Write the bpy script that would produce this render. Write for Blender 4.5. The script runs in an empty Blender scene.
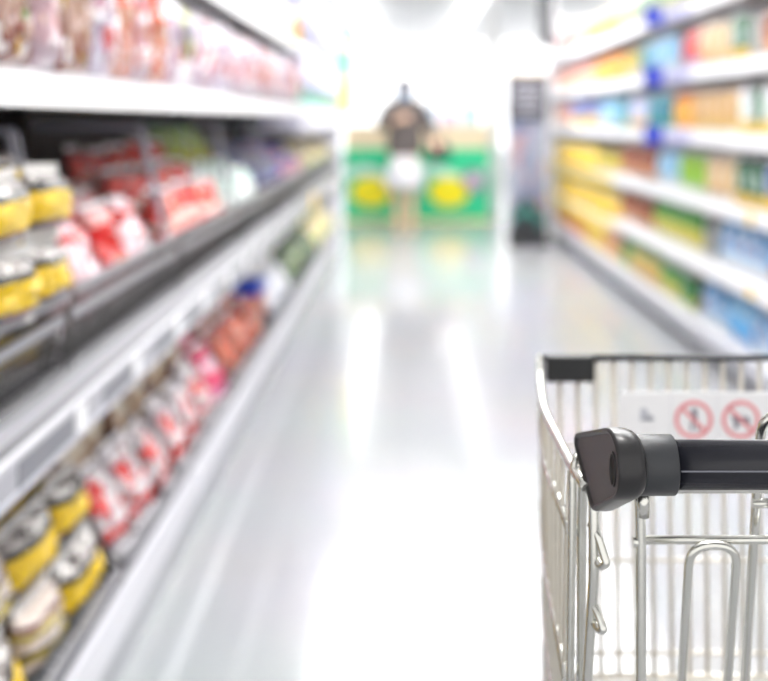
import bpy, bmesh, math, random
from mathutils import Vector, Matrix, noise

R = random.Random(7)
S = bpy.context.scene
COL = S.collection
PI = math.pi

# ------------------------------------------------------------------ helpers
def lin(c):
    return tuple(((v / 255) / 12.92 if v / 255 <= 0.04045 else ((v / 255 + 0.055) / 1.055) ** 2.4) for v in c)

def new_mat(name):
    m = bpy.data.materials.new(name)
    m.use_nodes = True
    return m, m.node_tree.nodes, m.node_tree.links, m.node_tree.nodes['Principled BSDF']

def mat(name, rgb, rough=0.5, metal=0.0, bump=0.0, bscale=200.0, coat=0.0, emit=None, var=0.0):
    m, N, L, P = new_mat(name)
    c = lin(rgb)
    P.inputs['Base Color'].default_value = (*c, 1)
    P.inputs['Roughness'].default_value = rough
    P.inputs['Metallic'].default_value = metal
    P.inputs['Coat Weight'].default_value = coat
    tc = N.new('ShaderNodeTexCoord')
    nz = N.new('ShaderNodeTexNoise')
    nz.inputs['Scale'].default_value = bscale
    L.new(tc.outputs['Object'], nz.inputs['Vector'])
    if var:
        mx = N.new('ShaderNodeMix'); mx.data_type = 'RGBA'
        mx.inputs[6].default_value = (*[v * (1 - var) for v in c], 1)
        mx.inputs[7].default_value = (*[min(1, v * (1 + var)) for v in c], 1)
        L.new(nz.outputs['Fac'], mx.inputs[0])
        L.new(mx.outputs[2], P.inputs['Base Color'])
    if bump:
        b = N.new('ShaderNodeBump')
        b.inputs['Strength'].default_value = bump
        b.inputs['Distance'].default_value = 0.002
        L.new(nz.outputs['Fac'], b.inputs['Height'])
        L.new(b.outputs['Normal'], P.inputs['Normal'])
    if emit is not None:
        P.inputs['Emission Color'].default_value = (*c, 1)
        P.inputs['Emission Strength'].default_value = emit
    return m

def ink(c): return tuple(v ** 1.3 for v in lin(c))

def print_mat(name, base, bands=(), blobs=(), mottle=None, rough=0.25, wob=0.06, crinkle=0.5, seed=0.0, gloss=False):
    """printed film or card: flat printed bands and shapes over a base colour, Generated coordinates (y across, z up)"""
    m, N, L, P = new_mat(name)
    P.inputs['Roughness'].default_value = rough
    P.inputs['Coat Weight'].default_value = 1.0 if gloss else 0.3
    if gloss: P.inputs['Coat IOR'].default_value = 1.5; P.inputs['Specular IOR Level'].default_value = 0.35
    P.inputs['Coat Roughness'].default_value = 0.05 if gloss else .12
    tc = N.new('ShaderNodeTexCoord')
    oi = N.new('ShaderNodeObjectInfo')
    off = N.new('ShaderNodeVectorMath'); off.operation = 'ADD'
    rv = N.new('ShaderNodeVectorMath'); rv.operation = 'SCALE'
    rv.inputs[0].default_value = (3.1, 5.3, 7.7)
    L.new(oi.outputs['Random'], rv.inputs[3])
    L.new(tc.outputs['Generated'], off.inputs[0])
    L.new(rv.outputs[0], off.inputs[1])
    nz = N.new('ShaderNodeTexNoise')
    nz.inputs['Scale'].default_value = 2.6
    nz.inputs['Detail'].default_value = 3
    L.new(off.outputs[0], nz.inputs['Vector'])
    sep = N.new('ShaderNodeSeparateXYZ')
    L.new(tc.outputs['Generated'], sep.inputs[0])
    sn = N.new('ShaderNodeSeparateColor')
    L.new(nz.outputs['Color'], sn.inputs[0])
    def math_(op, a, b):
        n = N.new('ShaderNodeMath'); n.operation = op
        for i, v in enumerate((a, b)):
            if isinstance(v, (int, float)): n.inputs[i].default_value = v
            else: L.new(v, n.inputs[i])
        return n.outputs[0]
    wz = math_('ADD', sep.outputs[2], math_('MULTIPLY', math_('SUBTRACT', sn.outputs[0], 0.5), wob * 4))
    wy = math_('ADD', sep.outputs[1], math_('MULTIPLY', math_('SUBTRACT', sn.outputs[1], 0.5), wob * 4))
    cur = None
    def over(fac, rgb):
        nonlocal cur
        mx = N.new('ShaderNodeMix'); mx.data_type = 'RGBA'
        if cur is None: mx.inputs[6].default_value = (*ink(base), 1)
        else: L.new(cur, mx.inputs[6])
        mx.inputs[7].default_value = (*ink(rgb), 1)
        L.new(fac, mx.inputs[0])
        cur = mx.outputs[2]
    if mottle:
        for k, (rgb, sc, th) in enumerate(mottle):
            n2 = N.new('ShaderNodeTexNoise')
            n2.inputs['Scale'].default_value = sc
            n2.inputs['Detail'].default_value = 2
            o2 = N.new('ShaderNodeVectorMath'); o2.operation = 'ADD'
            o2.inputs[1].default_value = (k * 9.1 + seed, 2.2 * k, 4.7 * k)
            L.new(off.outputs[0], o2.inputs[0]); L.new(o2.outputs[0], n2.inputs['Vector'])
            over(math_('GREATER_THAN', n2.outputs['Fac'], th), rgb)
    for z0, z1, rgb in bands:
        over(math_('MULTIPLY', math_('GREATER_THAN', wz, z0), math_('LESS_THAN', wz, z1)), rgb)
    for cy, cz, ry, rz, rgb in blobs:
        dy = math_('DIVIDE', math_('SUBTRACT', wy, cy), ry)
        dz = math_('DIVIDE', math_('SUBTRACT', wz, cz), rz)
        d = math_('ADD', math_('MULTIPLY', dy, dy), math_('MULTIPLY', dz, dz))
        over(math_('LESS_THAN', d, 1.0), rgb)
    if cur is None: P.inputs['Base Color'].default_value = (*ink(base), 1)
    else: L.new(cur, P.inputs['Base Color'])
    if crinkle:
        n3 = N.new('ShaderNodeTexNoise'); n3.inputs['Scale'].default_value = 7; n3.inputs['Detail'].default_value = 3
        n3.inputs['Distortion'].default_value = 1.2
        L.new(off.outputs[0], n3.inputs['Vector'])
        b = N.new('ShaderNodeBump'); b.inputs['Strength'].default_value = crinkle; b.inputs['Distance'].default_value = 0.012
        L.new(n3.outputs['Fac'], b.inputs['Height'])
        L.new(b.outputs['Normal'], P.inputs['Normal']); L.new(b.outputs['Normal'], P.inputs['Coat Normal'])
    return m

def hull(pts):
    pts = sorted(set(pts))
    def half(ps):
        h = []
        for p in ps:
            while len(h) > 1 and (h[-1][0] - h[-2][0]) * (p[1] - h[-2][1]) - (h[-1][1] - h[-2][1]) * (p[0] - h[-2][0]) <= 1e-12: h.pop()
            h.append(p)
        return h
    return half(pts)[:-1] + half(pts[::-1])[:-1]

class MB:
    def __init__(self): self.v = []; self.f = []; self.sm = []
    def add(self, vs, fs, smooth=False):
        b = len(self.v)
        self.v += [tuple(x) for x in vs]
        self.f += [tuple(b + i for i in f) for f in fs]
        self.sm += [smooth] * len(fs)
        return self
    def box(self, x0, x1, y0, y1, z0, z1):
        vs = [(x, y, z) for x in (x0, x1) for y in (y0, y1) for z in (z0, z1)]
        return self.add(vs, [(0, 1, 3, 2), (4, 6, 7, 5), (0, 4, 5, 1), (2, 3, 7, 6), (0, 2, 6, 4), (1, 5, 7, 3)])
    def tube(self, pts, r, seg=8, cap=True):
        pts = [Vector(p) for p in pts]
        n = len(pts)
        rs = r if isinstance(r, (list, tuple)) else [r] * n
        tang = []
        for i in range(n):
            a = pts[max(0, i - 1)]; b = pts[min(n - 1, i + 1)]
            tang.append((b - a).normalized())
        up = Vector((0, 0, 1)) if abs(tang[0].z) < 0.9 else Vector((1, 0, 0))
        nrm = (up - tang[0] * up.dot(tang[0])).normalized()
        vs = []
        for i in range(n):
            t = tang[i]
            nrm = (nrm - t * nrm.dot(t))
            nrm = nrm.normalized() if nrm.length > 1e-6 else t.orthogonal().normalized()
            bi = t.cross(nrm)
            for k in range(seg):
                a = 2 * PI * k / seg
                vs.append(pts[i] + (nrm * math.cos(a) + bi * math.sin(a)) * rs[i])
        fs = []
        for i in range(n - 1):
            for k in range(seg):
                k2 = (k + 1) % seg
                fs.append((i * seg + k, i * seg + k2, (i + 1) * seg + k2, (i + 1) * seg + k))
        self.add(vs, fs, True)
        if cap:
            b = len(self.v) - n * seg
            self.f.append(tuple(b + k for k in reversed(range(seg)))); self.sm.append(False)
            self.f.append(tuple(b + (n - 1) * seg + k for k in range(seg))); self.sm.append(False)
        return self
    def bar(self, a, b, w, h):
        """rectangular bar from a to b, w across, h high"""
        a = Vector(a); b = Vector(b); t = (b - a).normalized()
        up = Vector((0, 0, 1)) if abs(t.z) < 0.95 else Vector((0, 1, 0))
        s = t.cross(up).normalized(); u = s.cross(t).normalized()
        vs = [p + s * (i * w / 2) + u * (j * h / 2) for p in (a, b) for i, j in ((-1, -1), (1, -1), (1, 1), (-1, 1))]
        return self.add(vs, [(0, 3, 2, 1), (4, 5, 6, 7), (0, 1, 5, 4), (1, 2, 6, 5), (2, 3, 7, 6), (3, 0, 4, 7)])
    def lathe(self, prof, seg=20, axis='z', sx=1.0, sy=1.0, c=(0, 0, 0)):
        vs = []
        for r, z in prof:
            for k in range(seg):
                a = 2 * PI * k / seg
                p = (r * math.cos(a) * sx, r * math.sin(a) * sy, z)
                if axis == 'x': p = (p[2], p[0], p[1])
                elif axis == 'y': p = (p[1], p[2], p[0])
                vs.append((p[0] + c[0], p[1] + c[1], p[2] + c[2]))
        n = len(prof)
        fs = [(i * seg + k, i * seg + (k + 1) % seg, (i + 1) * seg + (k + 1) % seg, (i + 1) * seg + k) for i in range(n - 1) for k in range(seg)]
        self.add(vs, fs, True)
        b = len(self.v) - n * seg
        self.f.append(tuple(b + k for k in reversed(range(seg)))); self.sm.append(False)
        self.f.append(tuple(b + (n - 1) * seg + k for k in range(seg))); self.sm.append(False)
        return self
    def prism(self, prof, x0, x1, axis='x'):
        n = len(prof)
        vs = []
        for x in (x0, x1):
            for a, b in prof:
                vs.append({'x': (x, a, b), 'y': (a, x, b), 'z': (a, b, x)}[axis])
        fs = [tuple(range(n)), tuple(reversed(range(n, 2 * n)))] + [(i, n + i, n + (i + 1) % n, (i + 1) % n) for i in range(n)]
        return self.add(vs, fs)
    def build(self, name, material, parent=None, bevel=0.0, bseg=2, local=False, fixn=True):
        me = bpy.data.meshes.new(name)
        vs = self.v
        if parent is not None and not local:
            l = wloc(parent)
            vs = [(a - l[0], b - l[1], c - l[2]) for a, b, c in vs]
        me.from_pydata(vs, [], self.f)
        me.polygons.foreach_set('use_smooth', self.sm)
        if fixn:
            bm = bmesh.new(); bm.from_mesh(me)
            bmesh.ops.recalc_face_normals(bm, faces=bm.faces)
            bm.to_mesh(me); bm.free()
        me.update()
        o = bpy.data.objects.new(name, me)
        COL.objects.link(o)
        if material: me.materials.append(material)
        if parent is not None: o.parent = parent
        if bevel:
            b = o.modifiers.new('bevel', 'BEVEL'); b.width = bevel; b.segments = bseg; b.limit_method = 'ANGLE'; b.angle_limit = 0.6
            b.harden_normals = False
        return o

def wloc(o):
    l = Vector((0, 0, 0))
    while o is not None:
        l += o.location; o = o.parent
    return l

def rounded(pts, rad, n=6):
    """polyline with rounded corners"""
    pts = [Vector(p) for p in pts]
    out = [pts[0]]
    for i in range(1, len(pts) - 1):
        a, b, c = pts[i - 1], pts[i], pts[i + 1]
        d1 = (a - b); d2 = (c - b)
        r = min(rad, d1.length * 0.49, d2.length * 0.49)
        p = b + d1.normalized() * r; q = b + d2.normalized() * r
        for k in range(n + 1):
            t = k / n
            out.append(p * (1 - t) ** 2 + b * 2 * t * (1 - t) + q * t ** 2)
    out.append(pts[-1])
    return out

def tag(o, label, cat, group=None):
    o['label'] = label; o['category'] = cat
    if group: o['group'] = group
    return o

def thing(name, label, cat, loc, group=None):
    o = bpy.data.objects.new(name, None)
    o.empty_display_size = 0.05
    COL.objects.link(o); o.location = loc
    return tag(o, label, cat, group)

def struct(o):
    o['kind'] = 'structure'; return o

def copy_tree(o, parent=None):
    c = o.copy(); COL.objects.link(c)
    if parent is not None: c.parent = parent
    for ch in KIDS.get(o.name, ()):
        d = ch.copy(); COL.objects.link(d); d.parent = c
    return c
KIDS = {}

ORD = ['first', 'second', 'third', 'fourth', 'fifth', 'sixth', 'seventh', 'eighth', 'ninth', 'tenth', 'eleventh', 'twelfth',
       'thirteenth', 'fourteenth', 'fifteenth', 'sixteenth', 'seventeenth', 'eighteenth', 'nineteenth', 'twentieth']
ORD += ['twenty-' + w for w in ORD[:9]] + ['thirtieth'] + ['thirty-' + w for w in ORD[:9]] + ['fortieth'] + ['forty-' + w for w in ORD[:9]]

# ------------------------------------------------------------------ materials
M_white = mat('white_enamel', (246, 246, 248), 0.35)
M_rail = mat('price_rail_plastic', (166, 166, 174), 0.3)
M_railgrey = mat('price_strip_grey', (120, 121, 128), 0.35)
M_kick = mat('kick_plate_grey', (166, 168, 174), 0.35)
M_dark = mat('dark_brown_panel', (28, 22, 21), 0.65)
M_wire = mat('dark_wire', (104, 102, 102), 0.4, 0.5)
M_rim = mat('grey_basket_bar', (156, 156, 162), 0.4, 0.3)
M_divider = mat('grey_divider_bar', (132, 134, 148), 0.4, 0.2)
M_card = mat('white_price_card', (244, 244, 246), 0.5)
M_cardblue = mat('blue_price_card', (58, 74, 190), 0.45)
M_cardlav = mat('lavender_price_card', (196, 196, 232), 0.45)
M_cardyel = mat('yellow_price_card', (250, 206, 40), 0.45)
M_chrome = mat('zinc_plated_wire', (226, 226, 220), 0.22, 1.0, 0.05, 400)
M_wirepale = mat('galvanised_basket_wire', (226, 221, 210), 0.38, 0.6)
M_black = mat('black_plastic', (30, 31, 34), 0.38, 0, 0.08, 900)
M_black2 = mat('black_plastic_collar', (52, 54, 58), 0.42, 0, 0.1, 1200)
M_cap = mat('black_plastic_end_cap', (40, 39, 41), 0.3, 0, 0.05, 700)
M_capface = mat('charcoal_cap_face', (86, 80, 84), 0.5, 0, 0.15, 900)
M_tubeblk = mat('glossy_black_handle', (34, 35, 43), 0.22, 0, 0.03, 500)
M_hole = mat('hole_black', (12, 12, 13), 0.6)
M_rubber = mat('grey_rubber', (92, 92, 94), 0.7)
M_red = mat('sign_red', (240, 156, 162), 0.45)
M_ink = mat('sign_ink', (140, 138, 150), 0.5)
M_inkgrey = mat('sign_grey_ink', (206, 208, 218), 0.5)
M_sign = mat('sign_white', (252, 252, 255), 0.4)

# ------------------------------------------------------------------ setting
def make_floor():
    m, N, L, P = new_mat('polished_floor')
    tc = N.new('ShaderNodeTexCoord')
    nz = N.new('ShaderNodeTexNoise'); nz.inputs['Scale'].default_value = 90; nz.inputs['Detail'].default_value = 4
    L.new(tc.outputs['Object'], nz.inputs['Vector'])
    n2 = N.new('ShaderNodeTexNoise'); n2.inputs['Scale'].default_value = 1.3
    L.new(tc.outputs['Object'], n2.inputs['Vector'])
    mx = N.new('ShaderNodeMix'); mx.data_type = 'RGBA'
    mx.inputs[6].default_value = (*lin((166, 168, 172)), 1); mx.inputs[7].default_value = (*lin((184, 185, 188)), 1)
    L.new(nz.outputs['Fac'], mx.inputs[0])
    m2 = N.new('ShaderNodeMix'); m2.data_type = 'RGBA'; m2.blend_type = 'MULTIPLY'; m2.inputs[0].default_value = 0.15
    L.new(mx.outputs[2], m2.inputs[6]); L.new(n2.outputs['Color'], m2.inputs[7])
    # terrazzo tile joints
    br = N.new('ShaderNodeTexBrick'); br.offset = 0; br.inputs['Scale'].default_value = 1.0
    br.inputs['Brick Width'].default_value = 0.6; br.inputs['Row Height'].default_value = 0.6; br.inputs['Mortar Size'].default_value = 0.002
    br.inputs['Color1'].default_value = (1, 1, 1, 1); br.inputs['Color2'].default_value = (1, 1, 1, 1); br.inputs['Mortar'].default_value = (0.82, 0.82, 0.82, 1)
    L.new(tc.outputs['Object'], br.inputs['Vector'])
    m3 = N.new('ShaderNodeMix'); m3.data_type = 'RGBA'; m3.blend_type = 'MULTIPLY'; m3.inputs[0].default_value = 1
    L.new(m2.outputs[2], m3.inputs[6]); L.new(br.outputs['Color'], m3.inputs[7])
    L.new(m3.outputs[2], P.inputs['Base Color'])
    P.inputs['Roughness'].default_value = 0.115
    P.inputs['Specular IOR Level'].default_value = 0.34
    n4 = N.new('ShaderNodeTexNoise'); n4.inputs['Scale'].default_value = 5; n4.inputs['Detail'].default_value = 1
    L.new(tc.outputs['Object'], n4.inputs['Vector'])
    bp = N.new('ShaderNodeBump'); bp.inputs['Strength'].default_value = 0.12; bp.inputs['Distance'].default_value = 0.01
    L.new(n4.outputs['Fac'], bp.inputs['Height'])
    L.new(bp.outputs['Normal'], P.inputs['Normal'])
    return m
M_floor = make_floor()

def make_ceiling():
    m, N, L, P = new_mat('ceiling_tile')
    tc = N.new('ShaderNodeTexCoord')
    br = N.new('ShaderNodeTexBrick'); br.offset = 0; br.inputs['Scale'].default_value = 1.0
    br.inputs['Brick Width'].default_value = 1.2; br.inputs['Row Height'].default_value = 1.2; br.inputs['Mortar Size'].default_value = 0.02
    br.inputs['Color1'].default_value = (0.93, 0.93, 0.93, 1); br.inputs['Color2'].default_value = (0.90, 0.90, 0.90, 1); br.inputs['Mortar'].default_value = (0.72, 0.72, 0.73, 1)
    L.new(tc.outputs['Object'], br.inputs['Vector'])
    L.new(br.outputs['Color'], P.inputs['Base Color'])
    P.inputs['Roughness'].default_value = 0.8
    return m
M_ceiling = make_ceiling()
M_wall = mat('white_wall_paint', (240, 240, 240), 0.7, 0, 0.03, 80)

CEIL = 3.05
ENDY = 24.0
struct(MB().box(-5, 6, -1.5, ENDY + 0.2, -0.1, 0).build('floor', M_floor))
struct(MB().box(-5, 6, -1.5, ENDY + 0.2, CEIL, CEIL + 0.1).build('ceiling', M_ceiling))
struct(MB().box(-5.1, -5, -1.5, ENDY + 0.2, 0, CEIL).build('wall_left', M_wall))
struct(MB().box(6, 6.1, -1.5, ENDY + 0.2, 0, CEIL).build('wall_right', M_wall))
wb = MB()
wb.box(-5, 6, ENDY, ENDY + 0.15, 0, 0.5)
for x in (-5, -2.3, 1.95, 5.8):
    wb.box(x, x + 0.2, ENDY, ENDY + 0.15, 0.5, CEIL)
struct(wb.build('wall_back', M_wall))
M_day = mat('daylit_glass', (255, 255, 255), 0.1, emit=0.8)
for i, (a, b) in enumerate(((-4.8, -2.3), (-2.1, 1.95), (2.15, 5.8))):
    w = struct(MB().box(a, b, ENDY + 0.06, ENDY + 0.1, 0.5, CEIL).build('window_%d' % (i + 1), M_day))
    f = MB()
    f.box(a, b, ENDY - 0.01, ENDY + 0.05, 0.5, 0.56); f.box(a, b, ENDY - 0.01, ENDY + 0.05, CEIL - 0.06, CEIL)
    for x in (a, (a + b) / 2 - 0.03, b - 0.06): f.box(x, x + 0.06, ENDY - 0.01, ENDY + 0.05, 0.56, CEIL - 0.06)
    f.build('window_frame', M_white, w)

# ceiling lights
M_panel = mat('light_diffuser', (255, 255, 255), 0.4, emit=7.5)
M_tube = mat('light_tube', (255, 255, 255), 0.4, emit=3.0)
M_tubedim = mat('dim_light_tube', (255, 255, 255), 0.4, emit=1.4)  # emission lowered to keep its floor reflection faint
M_tubeside = mat('added_side_tube', (255, 255, 255), 0.4, emit=13.0)
M_paneldim = mat('dim_diffuser', (255, 255, 255), 0.4, emit=1.3)
def light_panel(x0, x1, y0, y1, label, M_panel=M_panel):
    t = thing('ceiling_light', label, 'ceiling light', ((x0 + x1) / 2, (y0 + y1) / 2, CEIL - 0.07), 'square ceiling light panels')
    MB().box(x0 + .03, x1 - .03, y0 + .03, y1 - .03, CEIL - 0.06, CEIL - 0.04).build('diffuser', M_panel, t)
    f = MB()
    f.box(x0, x0 + .03, y0, y1, CEIL - 0.07, CEIL); f.box(x1 - .03, x1, y0, y1, CEIL - 0.07, CEIL)
    f.box(x0 + .03, x1 - .03, y0, y0 + .03, CEIL - 0.07, CEIL); f.box(x0 + .03, x1 - .03, y1 - .03, y1, CEIL - 0.07, CEIL)
    f.build('frame', M_white, t)
light_panel(-0.75, 0.65, 7.6, 10.2, 'square ceiling light panel mirrored in the polished floor beside the shelving with wire baskets')
light_panel(0.68, 2.08, 7.6, 10.2, 'square ceiling light panel mirrored in the floor beside the white shelving')
light_panel(0.35, 1.75, 2.0, 4.6, 'square ceiling light panel above the shopping cart')
def added_spotlight(x, y, label):
    t = thing('added_spotlight', label, 'added_spotlight', (x, y, CEIL), 'small added glint lamps over the aisle')
    h = MB(); h.lathe([(.02, CEIL), (.05, CEIL - .02), (.055, CEIL - .12), (.05, CEIL - .12), (.03, CEIL - .06)], 20, c=(x, y, 0)); h.build('housing', M_white, t)
    l = bpy.data.lights.new('bulb', 'POINT'); l.energy = 30; l.shadow_soft_size = .035; l.color = (1, .98, .95)
    o = bpy.data.objects.new('bulb', l); COL.objects.link(o); o.parent = t; o.location = (0, 0, -.16)
for k, y in enumerate((1.2, 2.6, 4.2, 6.0)):  # small lamps added to throw glints on the glossy bags
    added_spotlight(0.25, y, 'small round added ceiling lamp for glints, %s from near end of the aisle' % ORD[k])
light_panel(-0.75, 0.65, 10.6, 13.0, 'square ceiling light panel above the person, nearer the wire baskets', M_paneldim)
light_panel(0.68, 2.08, 10.6, 13.0, 'square ceiling light panel above the black display stand', M_paneldim)
def strip_light(x, y0, y1, label, M_tube=M_tube):
    t = thing('strip_light', label, 'strip light', (x, (y0 + y1) / 2, CEIL - 0.16), 'fluorescent strip lights along the aisle ceiling')
    MB().box(x - .06, x + .06, y0, y1, CEIL - 0.10, CEIL - 0.05).build('housing', M_white, t)
    b = MB()
    for q in range(3):
        yy = y0 + 0.3 + q * (y1 - y0 - 0.6) / 2
        b.box(x - .02, x + .02, yy - .02, yy + .02, CEIL - 0.05, CEIL)
    b.build('bracket', M_white, t)
    MB().box(x - .13, x + .13, y0 + .02, y1 - .02, CEIL - 0.16, CEIL - 0.10).build('tube', M_tube, t)
strip_light(-0.7, 13.6, 23.5, 'long fluorescent strip light on the ceiling above the basket side of the aisle')
strip_light(1.0, 13.6, 23.5, 'long fluorescent strip light slanting across the ceiling above the green counter', M_tubedim)
for x, w_ in ((-3.3, 'beyond the shelving with wire baskets'), (4.0, 'beyond the white shelving')):  # out-of-view strips added to brighten the far ceiling
    strip_light(x, 15.0, 23.7, 'added unseen strip light over the neighbouring aisle ' + w_, M_tubeside)

# ------------------------------------------------------------------ left shelving
LX = -0.60     # aisle face
LB = -1.08     # back panel
g = thing('gondola_shelving', 'grey gondola shelving holding wire baskets of bagged snacks along the aisle', 'shelving', (-0.85, 3.5, 0))
Y0, Y1, YE = 0.9, 6.7, 10.25
MB().box(LB - .04, LB, Y0, YE, 0, 2.15).build('back_panel', M_dark, g)
MB().box(LB, -0.64, Y0, YE, 0, 0.15).build('kick_plate', M_kick, g)
dk = MB().box(LB, -0.63, Y0, YE, 0.15, 0.20).build('base_deck', M_kick, g)
pr = MB(); pr.prism([(-0.63, .15), (-0.605, .15), (-0.610, .225), (-0.63, .228)], Y0, YE, 'y')
pr.build('price_rail', mat('base_rail_plastic', (206, 206, 213), .3), dk)
M_jnt = mat('joint_grey', (226, 226, 232), .3)
for y in (3.17, 5.35, 7.4):
    MB().box(-0.625, -0.603, y - .03, y + .03, 0.148, 0.230).build('rail_joint', M_jnt, dk)
for y in (Y0, 2.94, 5.1, 6.72, 8.5, YE):
    MB().box(LB, LB + .05, y - .02, y + .02, 0.2, 2.15).build('upright', M_dark, g)
# middle shelf
ms = MB().box(LB, -0.62, Y0, YE, 0.76, 0.785).build('shelf', M_kick, g)
p = MB(); p.prism([(-0.62, .68), (-0.60, .68), (-0.60, .742), (-0.62, .785)], Y0, YE, 'y'); p.build('price_rail', M_rail, ms)
p = MB(); p.prism([(-0.605, .736), (-0.597, .736), (-0.596, .748), (-0.606, .752)], Y0, YE, 'y'); p.build('rail_lip', mat('rail_lip_white', (214, 214, 220), .25), ms)
p = MB(); p.prism([(-0.640, .786), (-0.606, .752), (-0.604, .757), (-0.638, .797)], Y0, YE, 'y'); p.build('shelf_edge_strip', mat('steel_grey_edge', (78, 79, 84), .4, .1), ms)
p = MB(); p.prism([(-0.605, .678), (-0.597, .678), (-0.597, .689), (-0.605, .689)], Y0, YE, 'y'); p.build('rail_foot', mat('rail_foot_grey', (196, 196, 204), .3), ms)
y = 1.15; k = 0
while y < 9.8:
    wdt = R.choice((.22, .28, .34))
    MB().box(-0.6015, -0.5985, y, y + wdt, 0.690, 0.735).build('label_strip', M_railgrey, ms)
    wc = 0.06
    MB().box(-0.6015, -0.597, y + wdt + .012, y + wdt + .012 + wc, 0.690, 0.735).build('price_card', M_card if k != 17 else M_cardyel, ms)
    y += wdt + wc + 0.06 + R.random() * .12; k += 1
MB().box(-0.6015, -0.595, 7.0, 7.32, 0.66, 0.76).build('price_card', M_cardyel, ms)
# upper shelf
us = MB().box(LB, -0.62, Y0, Y1, 1.30, 1.335).build('shelf', M_white, g)
p = MB(); p.prism([(-0.62, 1.288), (-0.60, 1.288), (-0.60, 1.342), (-0.62, 1.345)], Y0, Y1, 'y'); p.build('price_rail', M_white, us)
ts = MB().box(LB, -0.64, 2.2, Y1, 1.665, 1.695).build('shelf', M_white, g)
p = MB(); p.prism([(-0.64, 1.652), (-0.61, 1.652), (-0.61, 1.705), (-0.64, 1.705)], 2.2, Y1, 'y'); p.build('price_rail', M_white, ts)
MB().box(-0.63, -0.612, 2.2, Y1, 1.642, 1.652).build('rail_underside', M_dark, ts)
# end section shelves
for z in (1.20, 1.52, 1.90):
    s = MB().box(LB, -0.63, Y1 + .06, YE, z - .03, z).build('shelf', M_white, g)
    MB().box(-0.63, -0.61, Y1 + .06, YE, z - .045, z + .01).build('price_rail', M_cardlav if z > 1.2 else M_rail, s)
MB().box(LB, -0.60, YE, YE + .04, 0, 2.15).build('end_panel', mat('pale_lavender_panel', (222, 224, 238), .5), g)
# narrow coloured banner on the end corner
bn = thing('corner_banner', 'narrow green and yellow vertical banner at the end of the shelving', 'banner', (-0.57, YE + .02, 1.3))
MB().box(-0.60, -0.49, YE, YE + .012, 1.30, 1.66).build('yellow_panel', mat('banner_yellow', (232, 214, 30), .5), bn)
MB().box(-0.60, -0.49, YE, YE + .012, 1.66, 1.92).build('green_panel', mat('banner_green', (40, 170, 110), .5), bn)
MB().box(-0.60, -0.49, YE, YE + .012, 1.92, 2.0).build('red_panel', mat('banner_red', (220, 90, 90), .5), bn)
MB().box(-0.60, -0.49, YE, YE + .012, 2.0, 2.12).build('green_panel', bpy.data.materials['banner_green'], bn)

# ------------------------------------------------------------------ wire baskets
mat_lip = mat('charcoal_basket_lip', (74, 72, 76), .45, .2)
def wire_basket(y0, y1, zb, zt, label, group, blade=True, xf=-0.645, xt=-0.618, rise=0.10):
    xb = -1.015
    t = thing('wire_basket', label, 'wire basket', ((xf + xb) / 2, (y0 + y1) / 2, zb), group)
    ya, yb = y0 + .018, y1 - .018
    m = MB()
    n = int((yb - ya) / 0.022)
    for i in range(n + 1):
        yy = ya + (yb - ya) * i / n
        m.tube([(xf, yy, zb + .004), (xt, yy, zt)], 0.0022, 5)
    nh = max(2, int((zt - zb) / 0.035))
    for j in range(nh + 1):
        f = j / nh
        xx = xf + (xt - xf) * f; zz = zb + .004 + (zt - zb - .004) * f
        m.tube([(xx, ya, zz), (xx, yb, zz)], 0.0022, 5)
    m.build('front_mesh', M_wire, t)
    r = MB()
    r.bar((xt + .004, ya, zt + .004), (xt + .004, yb, zt + .004), 0.010, 0.018)
    if zt - zb > .1:
        fx = xf + (xt - xf) * .68
        r.bar((fx + .005, ya, zb + (zt - zb) * .70), (fx + .005, yb, zb + (zt - zb) * .70), 0.008, 0.018)
    r.build('rim', M_rim, t)
    if not blade:
        lp = MB(); lp.prism([(xf + .004, zb), (xf + .008, zb), (xt - .003, zt - .002), (xt - .007, zt - .002)], ya, yb, 'y'); lp.build('front_lip', mat_lip, t)
    b = MB()
    zl = zb + .004
    for i in range(9):
        xx = xf + (xb - xf) * i / 8; zz = zl + rise * i / 8
        b.tube([(xx, ya, zz), (xx, yb, zz)], 0.003, 5)
    n = int((yb - ya) / 0.05)
    for i in range(n + 1):
        yy = ya + (yb - ya) * i / n
        b.tube([(xf, yy, zl), (xb, yy, zl + rise)], 0.002, 5)
    b.build('sloping_bottom', M_wire, t)
    for yy in (ya, yb):
        s = MB()
        top = zt + .30 if blade else zt + .10
        for i in range(12):
            f = i / 11
            xx = xt + (xb - xt) * f
            ztop = zt + (top - zt) * min(1, f * 4)
            s.tube([(xx, yy, zb + .004 + rise * f), (xx, yy, ztop)], 0.002, 5)
        s.tube([(xf, yy, zl), (xb, yy, zl + rise)], .003, 5)
        if not blade: s.tube([(xt, yy, zt), (xt - .11, yy, top), (xb, yy, top)], .004, 6)
        s.build('side_mesh', M_wire, t)
        if blade:
            bl = MB()
            bl.bar((xt - .035, yy, zt), (xt - .105, yy, top), 0.006, 0.020)
            bl.bar((xt - .105, yy, top), (xb, yy, top), 0.006, 0.016)
            bl.build('divider_bar', M_divider, t)
    return t

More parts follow.
